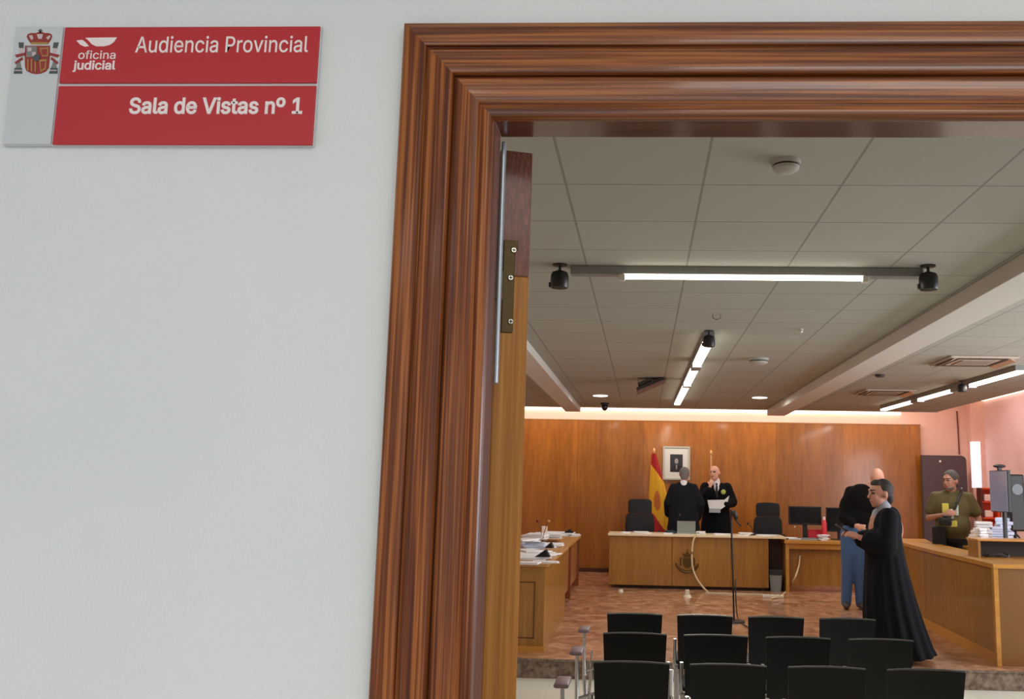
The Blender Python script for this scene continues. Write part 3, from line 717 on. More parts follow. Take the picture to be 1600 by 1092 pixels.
# high-backed chairs
def office_chair(px, y, rz, label, zt, first=None):
    p = at(px, 800, y=y)
    t = thing('office_chair', label, 'chair', (p.x, y, .32), rz, 'high-backed chairs behind the bench')
    s = .02
    MB().box(-.25, -.24, .4, .25, .24, .5, bev=.04).build('seat', M_leather, t, smooth=True)
    b = MB(); hh = zt-.32
    b.loft([[(math.copysign(abs(math.cos(a))**.5, math.cos(a))*w, .26+dy+math.copysign(abs(math.sin(a))**.6, math.sin(a))*.045, z) for a in [2*PI*k/24 for k in range(24)]] for w, z, dy in ((.19, .5, -.02), (.235, .56, -.01), (.245, hh-.45, 0), (.235, hh-.3, .01), (.205, hh-.24, .015))])
    b.build('backrest', M_leather, t, smooth=True)
    MB().loft([[(math.copysign(abs(math.cos(a))**.5, math.cos(a))*w, .275+math.copysign(abs(math.sin(a))**.6, math.sin(a))*.05, z) for a in [2*PI*k/24 for k in range(24)]] for w, z in ((.185, hh-.235), (.2, hh-.2), (.2, hh-.05), (.175, hh-.01), (.1, hh))]).build('headrest', M_leather, t, smooth=True)
    for q in (-1, 1):
        MB().tube([(q*.27, .2, .45), (q*.3, .15, .66), (q*.3, -.12, .68)], .02).build('armrest', M_black, t, smooth=True)
    MB().cone((0, 0, .1), (0, 0, .42), .03, n=14).build('gas_column', M_chrome, t)
    for k in range(5):
        a = 2*PI*k/5; MB().tube([(0, 0, .1), (math.cos(a)*.3, math.sin(a)*.3, .06)], .018).ell((math.cos(a)*.3, math.sin(a)*.3, .03), .03, n=10).build('castor_leg', M_black, t, smooth=True)
    return t
office_chair(1001, 15.45, .05, 'black high-backed chair behind the bench, beside the flag', 1.52)
office_chair(1194, 15.45, -.35, 'black high-backed chair behind the bench, turned slightly, beyond the microphone stand', 1.5)
struct('floor_dais', MB().box(-.5, 15.24, ZP, 2.2, 17.11, .32).box(3.55, 10.2, ZP, XR, 17.11, .32), M_floor_hi, 'low dais behind the desks')

# portrait
a, b = at(1036, 697, y=17.1), at(1078, 750, y=17.1)
t = thing('framed_portrait', 'white matted portrait photograph of a person in a silvery frame on the oak wall', 'picture', ((a.x+b.x)/2, 17.1, (a.z+b.z)/2))
w_, h_ = (b.x-a.x)/2, (a.z-b.z)/2
f = MB()
for q in ((-w_, -h_, w_, -h_+.03), (-w_, h_-.03, w_, h_), (-w_, -h_+.03, -w_+.03, h_-.03), (w_-.03, -h_+.03, w_, h_-.03)): f.box(q[0], -.015, q[1], q[2], .028, q[3])
f.build('frame', mat('silver_frame', (188, 190, 176), .4, .3), t)
MB().box(-w_+.02, 0, -h_+.02, w_-.02, .02, h_-.02).build('mat_board', mat('mat_white', (214, 218, 212), .8), t)
ph = MB(); ph.box(-.115, -.005, -.16, .115, .001, .16)
ph.mi = 1; ph.prism([(x, -.0065, z) for x, z in ((-.1, -.16), (.1, -.16), (.085, -.06), (.03, -.03), (-.03, -.03), (-.085, -.06))], (0, .001, 0))
ph.mi = 2; ph.prism([(math.cos(2*PI*k/16)*.035, -.0075, .035+math.sin(2*PI*k/16)*.05) for k in range(16)], (0, .001, 0))
ph.mi = 2; ph.prism([(x, -.0078, z) for x, z in ((-.015, -.035), (.015, -.035), (.006, -.12), (-.006, -.12))], (0, .001, 0))
ph.build('photograph', [mat('photo_dark', (40, 46, 50), .5), mat('photo_suit', (22, 24, 28), .5), mat('photo_face', (150, 148, 146), .5)], t)

# flags
def flag(px, ytop, y, label, draped=True):
    p = at(px, ytop, y=y)
    t = thing('flag', label, 'flag', (p.x, y, .32), 0, 'flags on poles behind the bench')
    ht = p.z-.32
    MB().cone((0, 0, 0), (0, 0, .05), .16, .12, n=24).build('stand', M_brass, t, smooth=True)
    MB().cone((0, 0, .04), (0, 0, ht-.08), .014, n=12).build('pole', mat('pale_pole', (214, 170, 120), .4), t, smooth=True)
    MB().ell((0, 0, ht-.05), (.022, .022, .05)).build('finial', mat('gold_finial', (232, 190, 130), .35, .6), t, smooth=True)
    return t, ht
t, ht = flag(1022, 700, 16.75, 'red and yellow draped flag on a pole beside the portrait')
fm = MB(); rows = []; NZ, NA = 130, 72
for i in range(NZ+1):
    v = i/NZ; z = ht-.1-v*1.62
    wdt = .035+.085*min(1, v*2.2)+.05*v; cx = .03*math.sin(v*2)+.10*v
    rows.append([(cx+math.cos(a)*wdt*(1+.22*math.sin(5*a+2*v)), -.02+math.sin(a)*(.045+.02*math.sin(4*a+v*3)), z) for a in [2*PI*k/NA for k in range(NA)]])
fm.loft(rows)
fl = fm.build('cloth', [mat('flag_red', (170, 28, 34), .75), mat('flag_yellow', (226, 172, 34), .75), mat('flag_crest', (196, 108, 48), .75)], t, smooth=True)
for pl in fl.data.polygons:
    c = pl.center; v = (ht-.1-c.z)/1.62; s = v-.9*(c.x-.03-.08*v)
    k = 0 if s < .2 else (1 if s < .74 else 0)
    if k and ((c.x-.04-.05*v)**2/.0035+(v-.52)**2/.012) < 1: k = 2
    pl.material_index = k
fl['label'] = 'red and yellow draped cloth'
t, ht = flag(1111, 703, 16.75, 'pale pole with a pointed tip rising behind the bald robed man')
MB().loft([[(math.cos(a)*.036*(1+.2*math.sin(4*a)), .02+math.sin(a)*.036, z) for a in [2*PI*k/24 for k in range(24)]] for z in (ht-.62, ht-.8, ht-1.2, ht-1.6)]).build('cloth', mat('flag_white', (200, 190, 180), .8), t, smooth=True)

# ------------------------------------------------------------------ clerk desk
cx0, cx1, cz, CY = at(1228, 880, y=14.55).x, at(1336, 880, y=14.55).x, .95, 14.55
t = thing('clerk_desk', 'smaller oak desk with a recessed front beside the judges bench', 'desk', ((cx0+cx1)/2, CY, ZP))
rel(t, MB().box(cx0-.02, CY-.02, cz-.05, cx1+.35, CY+.75, cz, bev=.005)).build('worktop', M_desk2, t)
rel(t, MB().box(cx0, CY, ZP, cx0+.05, CY+.7, cz-.05)).build('side_panel', M_desk2, t)
rel(t, MB().box(cx1+.2, CY, ZP, cx1+.25, CY+.7, cz-.05)).build('side_panel', M_desk2, t)
rel(t, MB().box(cx0+.05, CY+.12, ZP+.09, cx1+.2, CY+.14, cz-.05)).build('front_panel', M_desk, t)
rel(t, MB().box(cx0+.05, CY+.02, cz-.13, cx1+.2, CY+.05, cz-.05)).build('apron', M_desk2, t)
def monitor(px, py0, py1, wpx, y, rz, label):
    p = at(px, py1, y=y); q = at(px, py0, y=y); w = wpx*y/F/2; z0 = cz
    t = thing('computer_monitor', label, 'monitor', (p.x, y, z0), rz, 'computer monitors on the clerk desk')
    MB().box(-w, -.02, p.z-z0, w, .02, q.z-z0, bev=.006).build('screen_case', M_black, t)
    MB().box(-w+.02, -.023, p.z-z0+.03, w-.02, -.019, q.z-z0-.02).build('screen', M_screen, t)
    MB().box(-.035, 0, .01, .035, .03, p.z-z0+.08).build('neck', M_black, t)
    MB().box(-.13, -.09, 0, .13, .1, .015, bev=.005).build('foot', M_black, t)
    return t
mo = monitor(1258, 791, 820, 50, 14.95, .05, 'black flat monitor on the clerk desk nearer the bench')
MB().ell((-.17, -.026, .19), .012, n=10).build('badge', mat('badge_white', (230, 225, 215), .4), mo)
monitor(1312, 793, 831, 40, 14.95, -.1, 'black flat monitor on the clerk desk next to the leaning man')
def on(px, y, z, py=830): return at(px, py, y=y).x
t = thing('keyboard', 'grey keyboard on the clerk desk before the monitor', 'keyboard', (on(1256, 14.75, cz), 14.72, cz))
MB().box(-.22, -.07, 0, .22, .07, .02, bev=.004).build('case', M_greyp, t)
MB().box(-.21, -.06, .02, .21, .06, .032, bev=.004).build('keys', mat('keys_grey', (120, 122, 124), .6), t)
sheet('paper_stack', 'bright paper at the bench end of the clerk desk', on(1238, 14.7, cz), 14.7, cz, .2, .2, .04, 0, M_paper, 'paperwork on the clerk desk')
sheet('paper_stack', 'crumpled white sheet on the clerk desk between the two monitors', on(1286, 14.68, cz), 14.68, cz, .14, .16, .09, .3, M_paper, 'paperwork on the clerk desk')
sheet('red_folder', 'red folder lying behind the keyboard on the clerk desk', on(1276, 14.9, cz), 15.08, cz, .24, .16, .15, 0, mat('folder_red', (196, 40, 56), .6), None, 'folder')
t = thing('red_bottle', 'upright red bottle between the two monitors', 'bottle', (on(1288, 14.88, cz), 14.88, cz))
MB().loft([[(math.cos(2*PI*k/16)*r, math.sin(2*PI*k/16)*r, z) for k in range(16)] for r, z in ((.04, 0), (.042, .02), (.042, .26), (.02, .31))]).build('body', mat('bottle_red', (205, 44, 58), .4), t, smooth=True)
MB().cone((0, 0, .31), (0, 0, .36), .019, n=12).build('cap', mat('cap_white', (235, 215, 215), .5), t)
# bin, extension lead, cables
bp = at(1213, 926, z=ZP)
t = thing('waste_bin', 'grey waste bin standing between the bench and the clerk desk', 'bin', (2.06, 14.62, ZP))
MB().loft([[(math.cos(2*PI*k/20)*r, math.sin(2*PI*k/20)*r, z) for k in range(20)] for r, z in ((.08, 0), (.1, .24), (.1, .26))]).build('body', mat('bin_grey', (128, 134, 134), .6), t, smooth=True)
MB().loft([[(math.cos(2*PI*k/20)*r, math.sin(2*PI*k/20)*r, z) for k in range(20)] for r, z in ((.104, .25), (.106, .32), (.095, .325))]).build('liner', mat('liner_dark', (40, 42, 44), .6), t, smooth=True)
t = thing('dark_gap_box', 'dark box added to fill the gap between the bench and the clerk desk', 'cabinet', (2.09, 15.04, ZP))  # dark box added to fill the dark gap between the desks
MB().box(-.12, -.15, 0, .12, .15, .78, bev=.006).build('body', mat('gap_box_dark', (70, 30, 20), .5), t)
MB().box(-.11, -.16, .05, .11, -.15, .74).build('door', mat('gap_box_front_dark', (58, 26, 18), .5), t)  # front of the added box
def fp(px, py): v = at(px, py, z=ZP+.012); return v
pts = [at(1088, 836, y=14.53), at(1083, 846, y=14.53), at(1081, 870, y=14.53), at(1083, 890, y=14.53), at(1090, 906, y=14.52), at(1099, 918, y=14.5)]
pts += [fp(1106, 925)]
def smooth_path(P, n=6):
    out = []
    for i in range(len(P)-1):
        p0, p1, p2, p3 = P[max(i-1, 0)], P[i], P[i+1], P[min(i+2, len(P)-1)]
        for k in range(n):
            t = k/n; out.append(.5*((2*p1)+(p2-p0)*t+(2*p0-5*p1+4*p2-p3)*t*t+(3*p1-p0-3*p2+p3)*t**3))
    return out+[P[-1]]
tag(MB().tube(smooth_path(pts), .014).build('bench_cable', M_cable, smooth=True), 'cream cable drooping down the front of the judges bench', 'cable', 'cream cables')
pts = [at(1250, 868, y=14.66), at(1248, 885, y=14.6), at(1241, 905, y=14.5), fp(1231, 920), fp(1220, 931), fp(1205, 935)]
tag(MB().tube(smooth_path(pts), .012).build('desk_cable', M_cable, smooth=True), 'cream cable curving down from the clerk desk to the floor', 'cable', 'cream cables')
a, b = fp(1102, 926), fp(1222, 930)
t = MB().prism([(a.x, a.y-.03, ZP+.001), (b.x-.02, b.y-.03, ZP+.001), (b.x-.02, b.y+.03, ZP+.001), (a.x, a.y+.03, ZP+.001)], (0, 0, .018)).build('cable_cover', mat('cover_cream', (206, 190, 160), .5)); tag(t, 'flat cream cable cover on the platform floor along the bench', 'cable cover')
p = fp(1206, 931)
t = thing('power_strip', 'white power strip on the floor beside the waste bin', 'power strip', (p.x, p.y-.12, ZP))
MB().box(-.15, -.035, 0, .15, .035, .04, bev=.006).build('body', mat('strip_white', (226, 220, 200), .5), t)
for k in range(4): MB().cone((-.1+k*.065, 0, .04), (-.1+k*.065, 0, .042), .02, n=12).build('socket', M_grey, t)
p = fp(1074, 931)
t = thing('floor_socket', 'small white floor socket with plug before the bench crest', 'socket', (p.x, p.y, ZP))
MB().cone((0, 0, 0), (0, 0, .03), .06, .045, n=16).build('base', mat('sock_white', (220, 214, 196), .5), t, smooth=True)
MB().box(-.03, -.02, .03, .03, .02, .1, bev=.008).build('plug', mat('sock_white', (220, 214, 196), .5), t)
p = fp(968+2, 922)
t = thing('floor_socket', 'small white floor socket at the flag end of the bench', 'socket', (p.x, p.y-.05, ZP)); MB().cone((0, 0, 0), (0, 0, .03), .04, .03, n=14).build('base', mat('sock_white', (220, 214, 196), .5), t)

# microphone stand before the bench
my = 11.3; b_ = at(1147, 972, z=ZP); my = b_.y
t = thing('microphone_stand', 'tall thin black microphone stand in front of the bench', 'microphone stand', (b_.x, my, ZP))
zt = at(1142, 796, y=my)
MB().cone((0, 0, 0), (0, 0, .02), .13, .12, n=24).build('round_base', M_black, t, smooth=True)
dx = zt.x-b_.x
MB().tube([(0, 0, .01), (dx*.55, 0, (zt.z-ZP)*.6), (dx, 0, zt.z-ZP)], .011).build('pole', M_black, t, smooth=True)
q = at(1156, 822, y=my)
MB().tube([(dx, 0, zt.z-ZP-.02), (dx+.05, -.03, zt.z-ZP-.12), (q.x-b_.x+.01, -.05, q.z-ZP)], .009).build('boom', M_black, t, smooth=True)
MB().ell((dx+.045, -.03, zt.z-ZP-.06), (.03, .03, .06), (0, -.4, 0)).build('microphone', M_black, t, smooth=True)
g = [at(1149, 905, y=my), at(1150, 940, y=my), fp(1152, 962), fp(1158, 972), fp(1172, 982), fp(1185, 988)]
tag(MB().tube(smooth_path(g), .007).build('floor_cable', M_cableb, smooth=True), 'thin black cable trailing from the microphone stand across the floor', 'cable')

# ------------------------------------------------------------------ lawyers desk (with the papers)
t = thing('lawyers_desk', 'oak desk loaded with papers at the flag side of the platform', 'desk', (-1.3, 9, ZP))
dz = .985
lx = -.93; ly0, ly1 = 9.0, 11.4
rel(t, MB().box(-2.1, ly0, ZP, lx, ly0+.04, dz-.03, bev=.002)).build('end_panel', M_desk, t)
g = MB(); gx0, gx1, gz0, gz1 = -2.0, -1.02, ZP+.12, dz-.18
for q in ((gx0, gz0, gx1, gz0+.012), (gx0, gz1, gx1, gz1+.012), (gx1-.012, gz0, gx1, gz1)): g.box(q[0], ly0-.003, q[1], q[2], ly0+.002, q[3])
rel(t, g).build('inset_line', M_edge, t)
rel(t, MB().box(lx-.03, ly0+.04, ZP, lx, ly1, dz-.03, bev=.002)).build('front_panel', M_desk, t)
rel(t, MB().box(-2.1, ly0-.02, dz-.03, lx+.03, ly1, dz, bev=.006)).build('worktop', mat('worktop_oak', (180, 132, 70), .35), t)
rel(t, MB().box(-2.1, ly0-.01, ZP, lx+.01, ly0+.02, ZP+.05)).build('kick_strip', M_desk2, t)
t = thing('witness_desk', 'second oak desk continuing behind the paper-laden desk towards the wall', 'desk', (-1.3, 11.7, ZP))
rel(t, MB().box(-1.09, 11.5, ZP+.12, -1.03, 14.9, .88)).build('front_panel', mat('veneer_reddish', (166, 112, 70), .3, coat=.3), t)
rel(t, MB().box(-2.1, 11.45, .9, -.98, 14.9, .94, bev=.006)).build('worktop', mat('worktop_oak', (180, 132, 70), .35), t)
for y in (11.6, 13.1, 14.75): rel(t, MB().box(-1.12, y, ZP, -1.0, y+.08, .9)).build('leg', mat('leg_brown', (120, 62, 24), .4), t)

GL = 'papers on the lawyers desk'
def lp(px, py): return at(px, py, z=dz+.02)
for k, (px, py, w, d, h, rz, m, lb) in enumerate((
    (829, 869, .34, .5, .03, .1, M_paper, 'large white sheet hanging near the end of the paper-laden desk'),
    (850, 866, .22, .4, .025, -.3, M_paper, 'white sheet at the outer corner of the paper-laden desk'),
    (833, 853, .28, .4, .06, .2, M_paper2, 'bluish printed document in the middle of the desk papers'),
    (862, 851, .24, .5, .035, -.15, M_paper, 'white sheet between the two black cloths on the desk'),
    (836, 841, .3, .5, .09, 0, M_paper, 'thick white pile beneath the small white box'),
    (865, 838, .22, .6, .07, .1, M_paper, 'white pile behind the small black cloth'),
    (822, 862, .3, .35, .045, .5, M_paper, 'slanting white sheets against the open door side of the desk'),
    (840, 861, .3, .3, .028, -.5, M_paper, 'white sheets fanned around the bluish document'),
    (820, 848, .3, .5, .07, -.2, M_paper, 'tall loose white pile farthest in on the paper-laden desk'),
    (848, 876, .3, .12, .02, .05, M_paper, 'white sheet edge level with the end of the paper-laden desk'),
    (826, 878, .3, .14, .022, -.08, M_paper, 'white sheet laid along the end panel edge of the desk'))):
    p = lp(px, py); sheet('paper_stack', lb, p.x, p.y, dz, w, d, h, rz, m, GL)
p = lp(834, 853)
o = MB()
for k in range(5): o.box(-.11, -.15+k*.07, 0, .1-.03*(k % 2), -.12+k*.07, .0012)
o = o.build('printed_page', M_ink); o.location = (p.x, p.y, dz+.0605); o.rotation_euler = (0, 0, .2); tag(o, 'printed page with dense grey text atop the bluish document', 'page')
def tent(px, py, w, h, dep, label):
    p = lp(px, py); o = MB().prism([(-w/2, 0, 0), (w/2, 0, 0), (w*.22, 0, h)], (0, dep, 0)).build('black_case', mat('black_cloth_case', (14, 15, 20), .8)); o.location = (p.x, p.y, dz+.032); o.rotation_euler = (0, 0, random.uniform(-.1, .1)); tag(o, label, 'folded cloth', 'black folded cloths on the desk papers')
tent(847, 872, .15, .075, .1, 'black folded cloth nearest the desk end, on white sheets')
tent(857, 858, .1, .065, .1, 'smaller black folded cloth in the middle of the desk papers')
wz = .94
for px, py, w, d, h, lb in ((884, 833, .25, .5, .04, 'white papers at the outer edge of the second oak desk'), (858, 834, .4, .6, .06, 'long white papers heaped on the second oak desk'), (900, 834, .12, .4, .03, 'cream sheet at the corner of the second oak desk')):
    p = at(px, py, z=wz+.03); sheet('paper_stack', lb, p.x, p.y, wz, w, d, h, 0, M_paper, 'papers on the second oak desk')
p = at(889, 835, z=wz); o = MB().prism([(-.14, 0, 0), (.12, 0, 0), (.03, 0, .1)], (0, .2, 0)).build('black_case', mat('black_cloth_case', (14, 15, 20), .8)); o.location = (p.x, p.y-.3, wz+.001); tag(o, 'black folded cloth on the second oak desk', 'folded cloth', 'black folded cloths on the desk papers')
p = at(851, 822, y=13.4); sheet('small_box', 'small white box standing on the second oak desk near the twin microphones', p.x, 13.4, wz, .08, .08, max(.05, p.z-wz), .1, mat('box_cream', (246, 222, 204), .6), None, 'box')
t = thing('twin_microphone', 'pair of thin desk microphones rising above the paper-laden desk', 'microphone', (at(848, 830, y=12.6).x, 12.6, wz))
MB().box(-.05, -.05, 0, .05, .05, .03, bev=.008).build('base', M_black, t)
for s, m in ((-1, mat('mic_red', (120, 28, 16), .6)), (1, mat('mic_tan', (200, 140, 90), .5))):
    MB().tube([(0, 0, .02), (s*.02, 0, .15), (s*.05, 0, .25), (s*.07, 0, .29)], .005).build('gooseneck', mat('neck_brown', (110, 62, 26), .4), t, smooth=True)
    MB().ell((s*.075, 0, .305), (.022, .018, .022)).build('capsule', m, t, smooth=True)

# ------------------------------------------------------------------ curved desk on the window side
px0 = at(1562, 1040, z=ZP)
t = thing('long_side_desk', 'long oak desk with solid panelled front on the window side', 'desk', (3.5, 8.9, ZP))
dt = 1.085
pf = [(3.28, 8.9), (3.29, 10.0), (3.31, 11.2), (3.36, 12.3), (3.6, 13.1)]
for (a, b), (c, d) in zip(pf, pf[1:]):
    m = MB(); m.prism([(a, b+.002, ZP+.1), (c, d-.002, ZP+.1), (c+.03, d-.002, ZP+.1), (a+.03, b+.002, ZP+.1)], (0, 0, dt-.04-ZP-.1)); rel(t, m).build('front_panel', M_desk, t)
m = MB()
for (a, b), (c, d) in zip(pf, pf[1:]): m.prism([(a-.012, b, ZP), (c-.012, d, ZP), (c+.03, d, ZP), (a+.03, b, ZP)], (0, 0, .1))
rel(t, m).build('kick_strip', mat('kick_oak_lit', (196, 136, 58), .35), t)  # light on the strip put into its paler oak colour
rel(t, MB().box(3.285, 8.885, ZP, 4.9, 8.9+.03, dt-.04)).build('end_panel', mat('end_oak_brown', (120, 78, 24), .4), t)
m = MB()
tp = [(3.25, 8.86)]+[(a-.03, b) for a, b in pf[1:]]
m.prism([(x, y, dt-.04) for x, y in tp]+[(3.9, 13.1, dt-.04), (3.74, 12.3, dt-.04), (3.7, 11.2, dt-.04), (3.7, 10.2, dt-.04), (4.95, 10.2, dt-.04), (4.95, 8.86, dt-.04)], (0, 0, .04)); rel(t, m).build('worktop', M_desk2, t)
rel(t, MB().box(3.26, 8.88, ZP, 3.30, 8.93, dt-.04)).build('corner_strip', M_desk2, t)
# raised shelf on it
ra, rb = at(1529, 872, y=9.7), at(1529, 842, y=9.7)
t = thing('desk_riser', 'low open wooden riser standing on the long side desk', 'riser', (ra.x, 9.7, dt))
rw_ = 1.1; rh = rb.z-dt
MB().box(0, 0, 0, .025, .3, rh-.02).build('side', M_desk, t)
MB().box(rw_-.025, 0, 0, rw_, .3, rh-.02).build('side', M_desk, t)
MB().box(-.01, -.02, rh-.02, rw_+.01, .32, rh, bev=.004).build('top', M_desk2, t)
MB().box(.025, .27, 0, rw_-.025, .3, rh-.02).build('back', mat('riser_inner', (44, 26, 18), .7), t)
t2 = thing('headphones', 'grey looped cable bundle lying inside the wooden riser', 'cable bundle', (ra.x+.22, 9.8, dt))
MB().tube([(math.cos(a)*.12, math.sin(a)*.06, .02+.02*math.sin(3*a)) for a in [2*PI*k/20*2 for k in range(21)]], .012).build('coil', mat('coil_grey', (84, 76, 72), .7), t2, smooth=True)
t2.name = 'cable_bundle'
# clutter behind
GR = 'papers beside the side desk monitor'
for px, py, w, d, h, m, lb, zz, yy in ((1535, 822, .2, .25, .12, M_paper, 'white crumpled papers next to the photographer', 0, 11.3), (1555, 826, .22, .3, .06, M_paper2, 'pale blue papers beneath the webcam monitor', 0, 11.3), (1570, 818, .2, .3, .14, M_paper2, 'bluish paper stack below the monitor screen', 0, 11.5), (1522, 842, .12, .2, .1, M_paper, 'white slip at the photographer elbow', 0, 11.0), (1530, 836, .1, .2, .16, M_paper, 'upright white papers behind the wooden riser', 0, 10.7)):
    p = at(px, py, y=yy); sheet('paper_stack', lb, p.x, yy, dt-.0, w, d, max(.03, p.z-dt+h*.5), random.uniform(-.3, .3), m, GR)
struct_side = thing('inner_side_table', 'low table behind the long side desk carrying papers', 'table', (4.3, 11.2, .32))
rel(struct_side, MB().box(3.95, 10.4, dt-.03, 5.1, 11.75, dt-.001, bev=.004)).build('worktop', M_desk2, struct_side)
for x, y in ((4.0, 10.5), (5.2, 10.5), (4.0, 11.7), (5.2, 11.7)): rel(struct_side, MB().box(x-.03, y-.03, .32, x+.03, y+.03, dt-.03)).build('leg', M_desk, struct_side)
# monitor with webcam
p = at(1564, 785, y=11.0)
t = thing('side_monitor', 'flat screen turned sideways with a webcam clipped on top', 'monitor', (p.x, 11.0, dt), math.radians(-88))
mt, mbz = at(1566, 735, y=11.0).z-dt, at(1566, 800, y=11.0).z-dt
MB().box(-.25, -.02, mbz, .25, .02, mt, bev=.006).build('screen_case', M_black, t)
MB().box(-.24, -.024, mbz+.01, .24, -.019, mt-.01).build('screen', mat('lilac_screen', (128, 132, 156), .15, emit=(110, 116, 140), estr=.25), t)['label'] = 'pale grey lilac screen'
MB().box(-.03, .021, .02, .03, .05, mt-.1).build('neck', M_black, t)
MB().box(-.12, -.1, .0, .12, .12, .015, bev=.004).build('foot', M_black, t)
wb = MB().ell((0, .0, mt+.05), (.03, .075, .022)).build('webcam', M_black, t, smooth=True)
MB().cone((-.06, -.03, mt+.05), (-.06, .0, mt+.05), .014, n=12).build('lens', M_screen, wb)
MB().box(-.02, -.02, mt, .02, .02, mt+.035).build('clip', M_black, wb)
p = at(1590, 800, y=11.35)
t = thing('loudspeaker', 'tall black loudspeaker on a stand behind the sideways screen', 'loudspeaker', (p.x-.0, 11.45, dt))
lt_ = at(1590, 741, y=11.35).z-dt
MB().box(-.09, -.12, .2, .09, .12, lt_, bev=.02).build('cabinet', M_black, t)
MB().cone((0, -.12, lt_-.18), (0, -.128, lt_-.18), .065, n=20).build('speaker_cone', M_screen, t)
MB().cone((0, 0, .0), (0, 0, .21), .02, n=12).build('pole', M_black, t)
for s in (-1, 0, 1): MB().tube([(0, 0, .18), (s*.12, -.06 if s else .12, .005)], .01).build('stand_leg', M_black, t)

# orange shelving with white cards
p0 = at(1532, 762, y=16.4); p1 = at(1596, 840, y=16.4)
t = thing('orange_shelf_unit', 'bright orange shelf unit with white cards against the side wall corner', 'shelf', (p0.x, 16.4, .32))
MO = mat('orange_laminate', (226, 84, 40), .5); rel(t, MB()).bm.free()
W_ = min(6.17, p1.x)-p0.x
tz = p0.z-.32
MB().box(0, 0, 0, .03, .2, tz).build('side', mat('shelf_dark_side', (90, 40, 30), .5), t)
MB().box(W_-.03, 0, 0, W_, .2, tz).build('side', MO, t)
MB().box(.03, .18, 0, W_-.03, .2, tz).build('back', MO, t)
zb1, zb2 = at(1541, 783, y=16.45).z-.32, at(1541, 808, y=16.45).z-.32
for z in (.0, (zb2)/2, zb2-.025, zb1-.025, tz-.025): MB().box(.03, 0, z, W_-.03, .18, z+.025).build('shelf_board', MO, t)
for px, py, zz in ((1542, 776, zb1), (1543, 801, zb2)):
    q = at(px, py, y=16.42); c_ = MB().box(-.07, 0, 0, .07, .12, .12, bev=.02).build('white_container', mat('card_white', (250, 225, 220), .6)); c_.location = (p0.x+.14, 16.42, zz+.32)
    tag(c_, 'upper white container on the orange shelf' if py < 790 else 'lower white container on the orange shelf', 'container', 'white containers on the orange shelf')
# dark free-standing board
a, b = at(1440, 711, y=16.9), at(1515, 850, y=16.9)
t = thing('dark_board', 'dark mauve grey padded board with rounded corners against the far wall', 'board', ((a.x+b.x)/2, 16.9, .32))
w_ = (b.x-a.x)/2; h_ = a.z-.32; R = .09
pts = [(-w_, 0), (w_, 0)]+[(w_-R+math.cos(k*PI/12)*R, h_-R+math.sin(k*PI/12)*R) for k in range(7)]+[(-w_, h_)]
MB().prism([(x, 0, z) for x, z in pts], (0, .08, 0)).build('panel', mat('board_mauve', (78, 64, 70), .6), t)
MB().prism([(x*.97, -.006, .02+z*.975) for x, z in pts], (0, .006, 0)).build('facing', mat('board_facing', (86, 72, 78), .65), t)
q = at(1469, 721, y=16.89); MB().ell((q.x-t.location.x, -.012, q.z-.32), (.022, .012, .022)).build('stud', mat('stud_white', (235, 228, 225), .4), t, smooth=True)

# ------------------------------------------------------------------ audience chairs
def chair_proto():
    t = thing('audience_chair', '', 'chair', (0, 0, 0), 0, 'black audience chairs in three rows')
    W = .205
    # backrest: slightly tapering black shell leaning back
    zt, zb = .8, .40
    b = MB(); rws = []
    for i, z in enumerate([zb, .5, .6, .7, .78, zt-.004]):
        f = (z-zb)/(zt-zb); yy = .05-.1*f; hw = W*(.93+.07*f)
        rws.append([(x*hw, yy+.02*(x*x)*-1+dy, z) for x, dy in [(-1, -.011), (-.5, -.011), (0, -.011), (.5, -.011), (1, -.011), (1, .011), (.5, .011), (0, .011), (-.5, .011), (-1, .011)]])
    b.loft(rws); b.build('backrest', M_blackseat, t, smooth=True)
    MB().tube([(-W, -.068, zt-.004), (-W*.5, -.054, zt), (0, -.05, zt+.001), (W*.5, -.054, zt), (W, -.068, zt-.004)], .0085, 8).build('top_rail', mat('rail_grey', (104, 104, 100), .35, .7), t, smooth=True)
    MB().box(-W, .06, .42, W, .46, .455, bev=.014).build('seat', M_blackseat, t, smooth=True)
    for s in (-1, 1):
        MB().tube([(s*(W+.012), .0, .62), (s*(W+.014), .03, .44), (s*(W+.014), .1, .40)], .011).build('side_frame', M_chrome, t, smooth=True)
        MB().tube([(s*(W-.01), .1, .41), (s*(W-.01), .03, .015)], .013).build('leg', M_chrome, t, smooth=True)
        MB().tube([(s*(W-.01), .4, .41), (s*(W-.01), .45, .015)], .013).build('leg', M_chrome, t, smooth=True)
    MB().tube([(-W, .24, .405), (W, .24, .405)], .016).build('crossbar', M_chrome, t, smooth=True)
    return t
M_pad = mat('mauve_grey_arm_pad', (128, 108, 114), .4)
proto = chair_proto()
xcs = [-.052, .468, .992, 1.515]
ypos = [(5.22, 'the row nearest the door', -.0), (6.2, 'the middle row', .01), (7.12, 'the row nearest the platform step', .0)]
pos_words = ['aisle-end black chair with an armrest, in ', 'black chair one place in from the armrest end, in ', 'black chair two places in from the armrest end, in ', 'black chair three places in from the armrest end, in ']
first = True
for (y, rowname, dx) in ypos:
    for i, x in enumerate(xcs):
        o = proto if first else copy_tree(proto); first = False
        o.location = (x+dx, y, 0); o['label'] = pos_words[i]+rowname
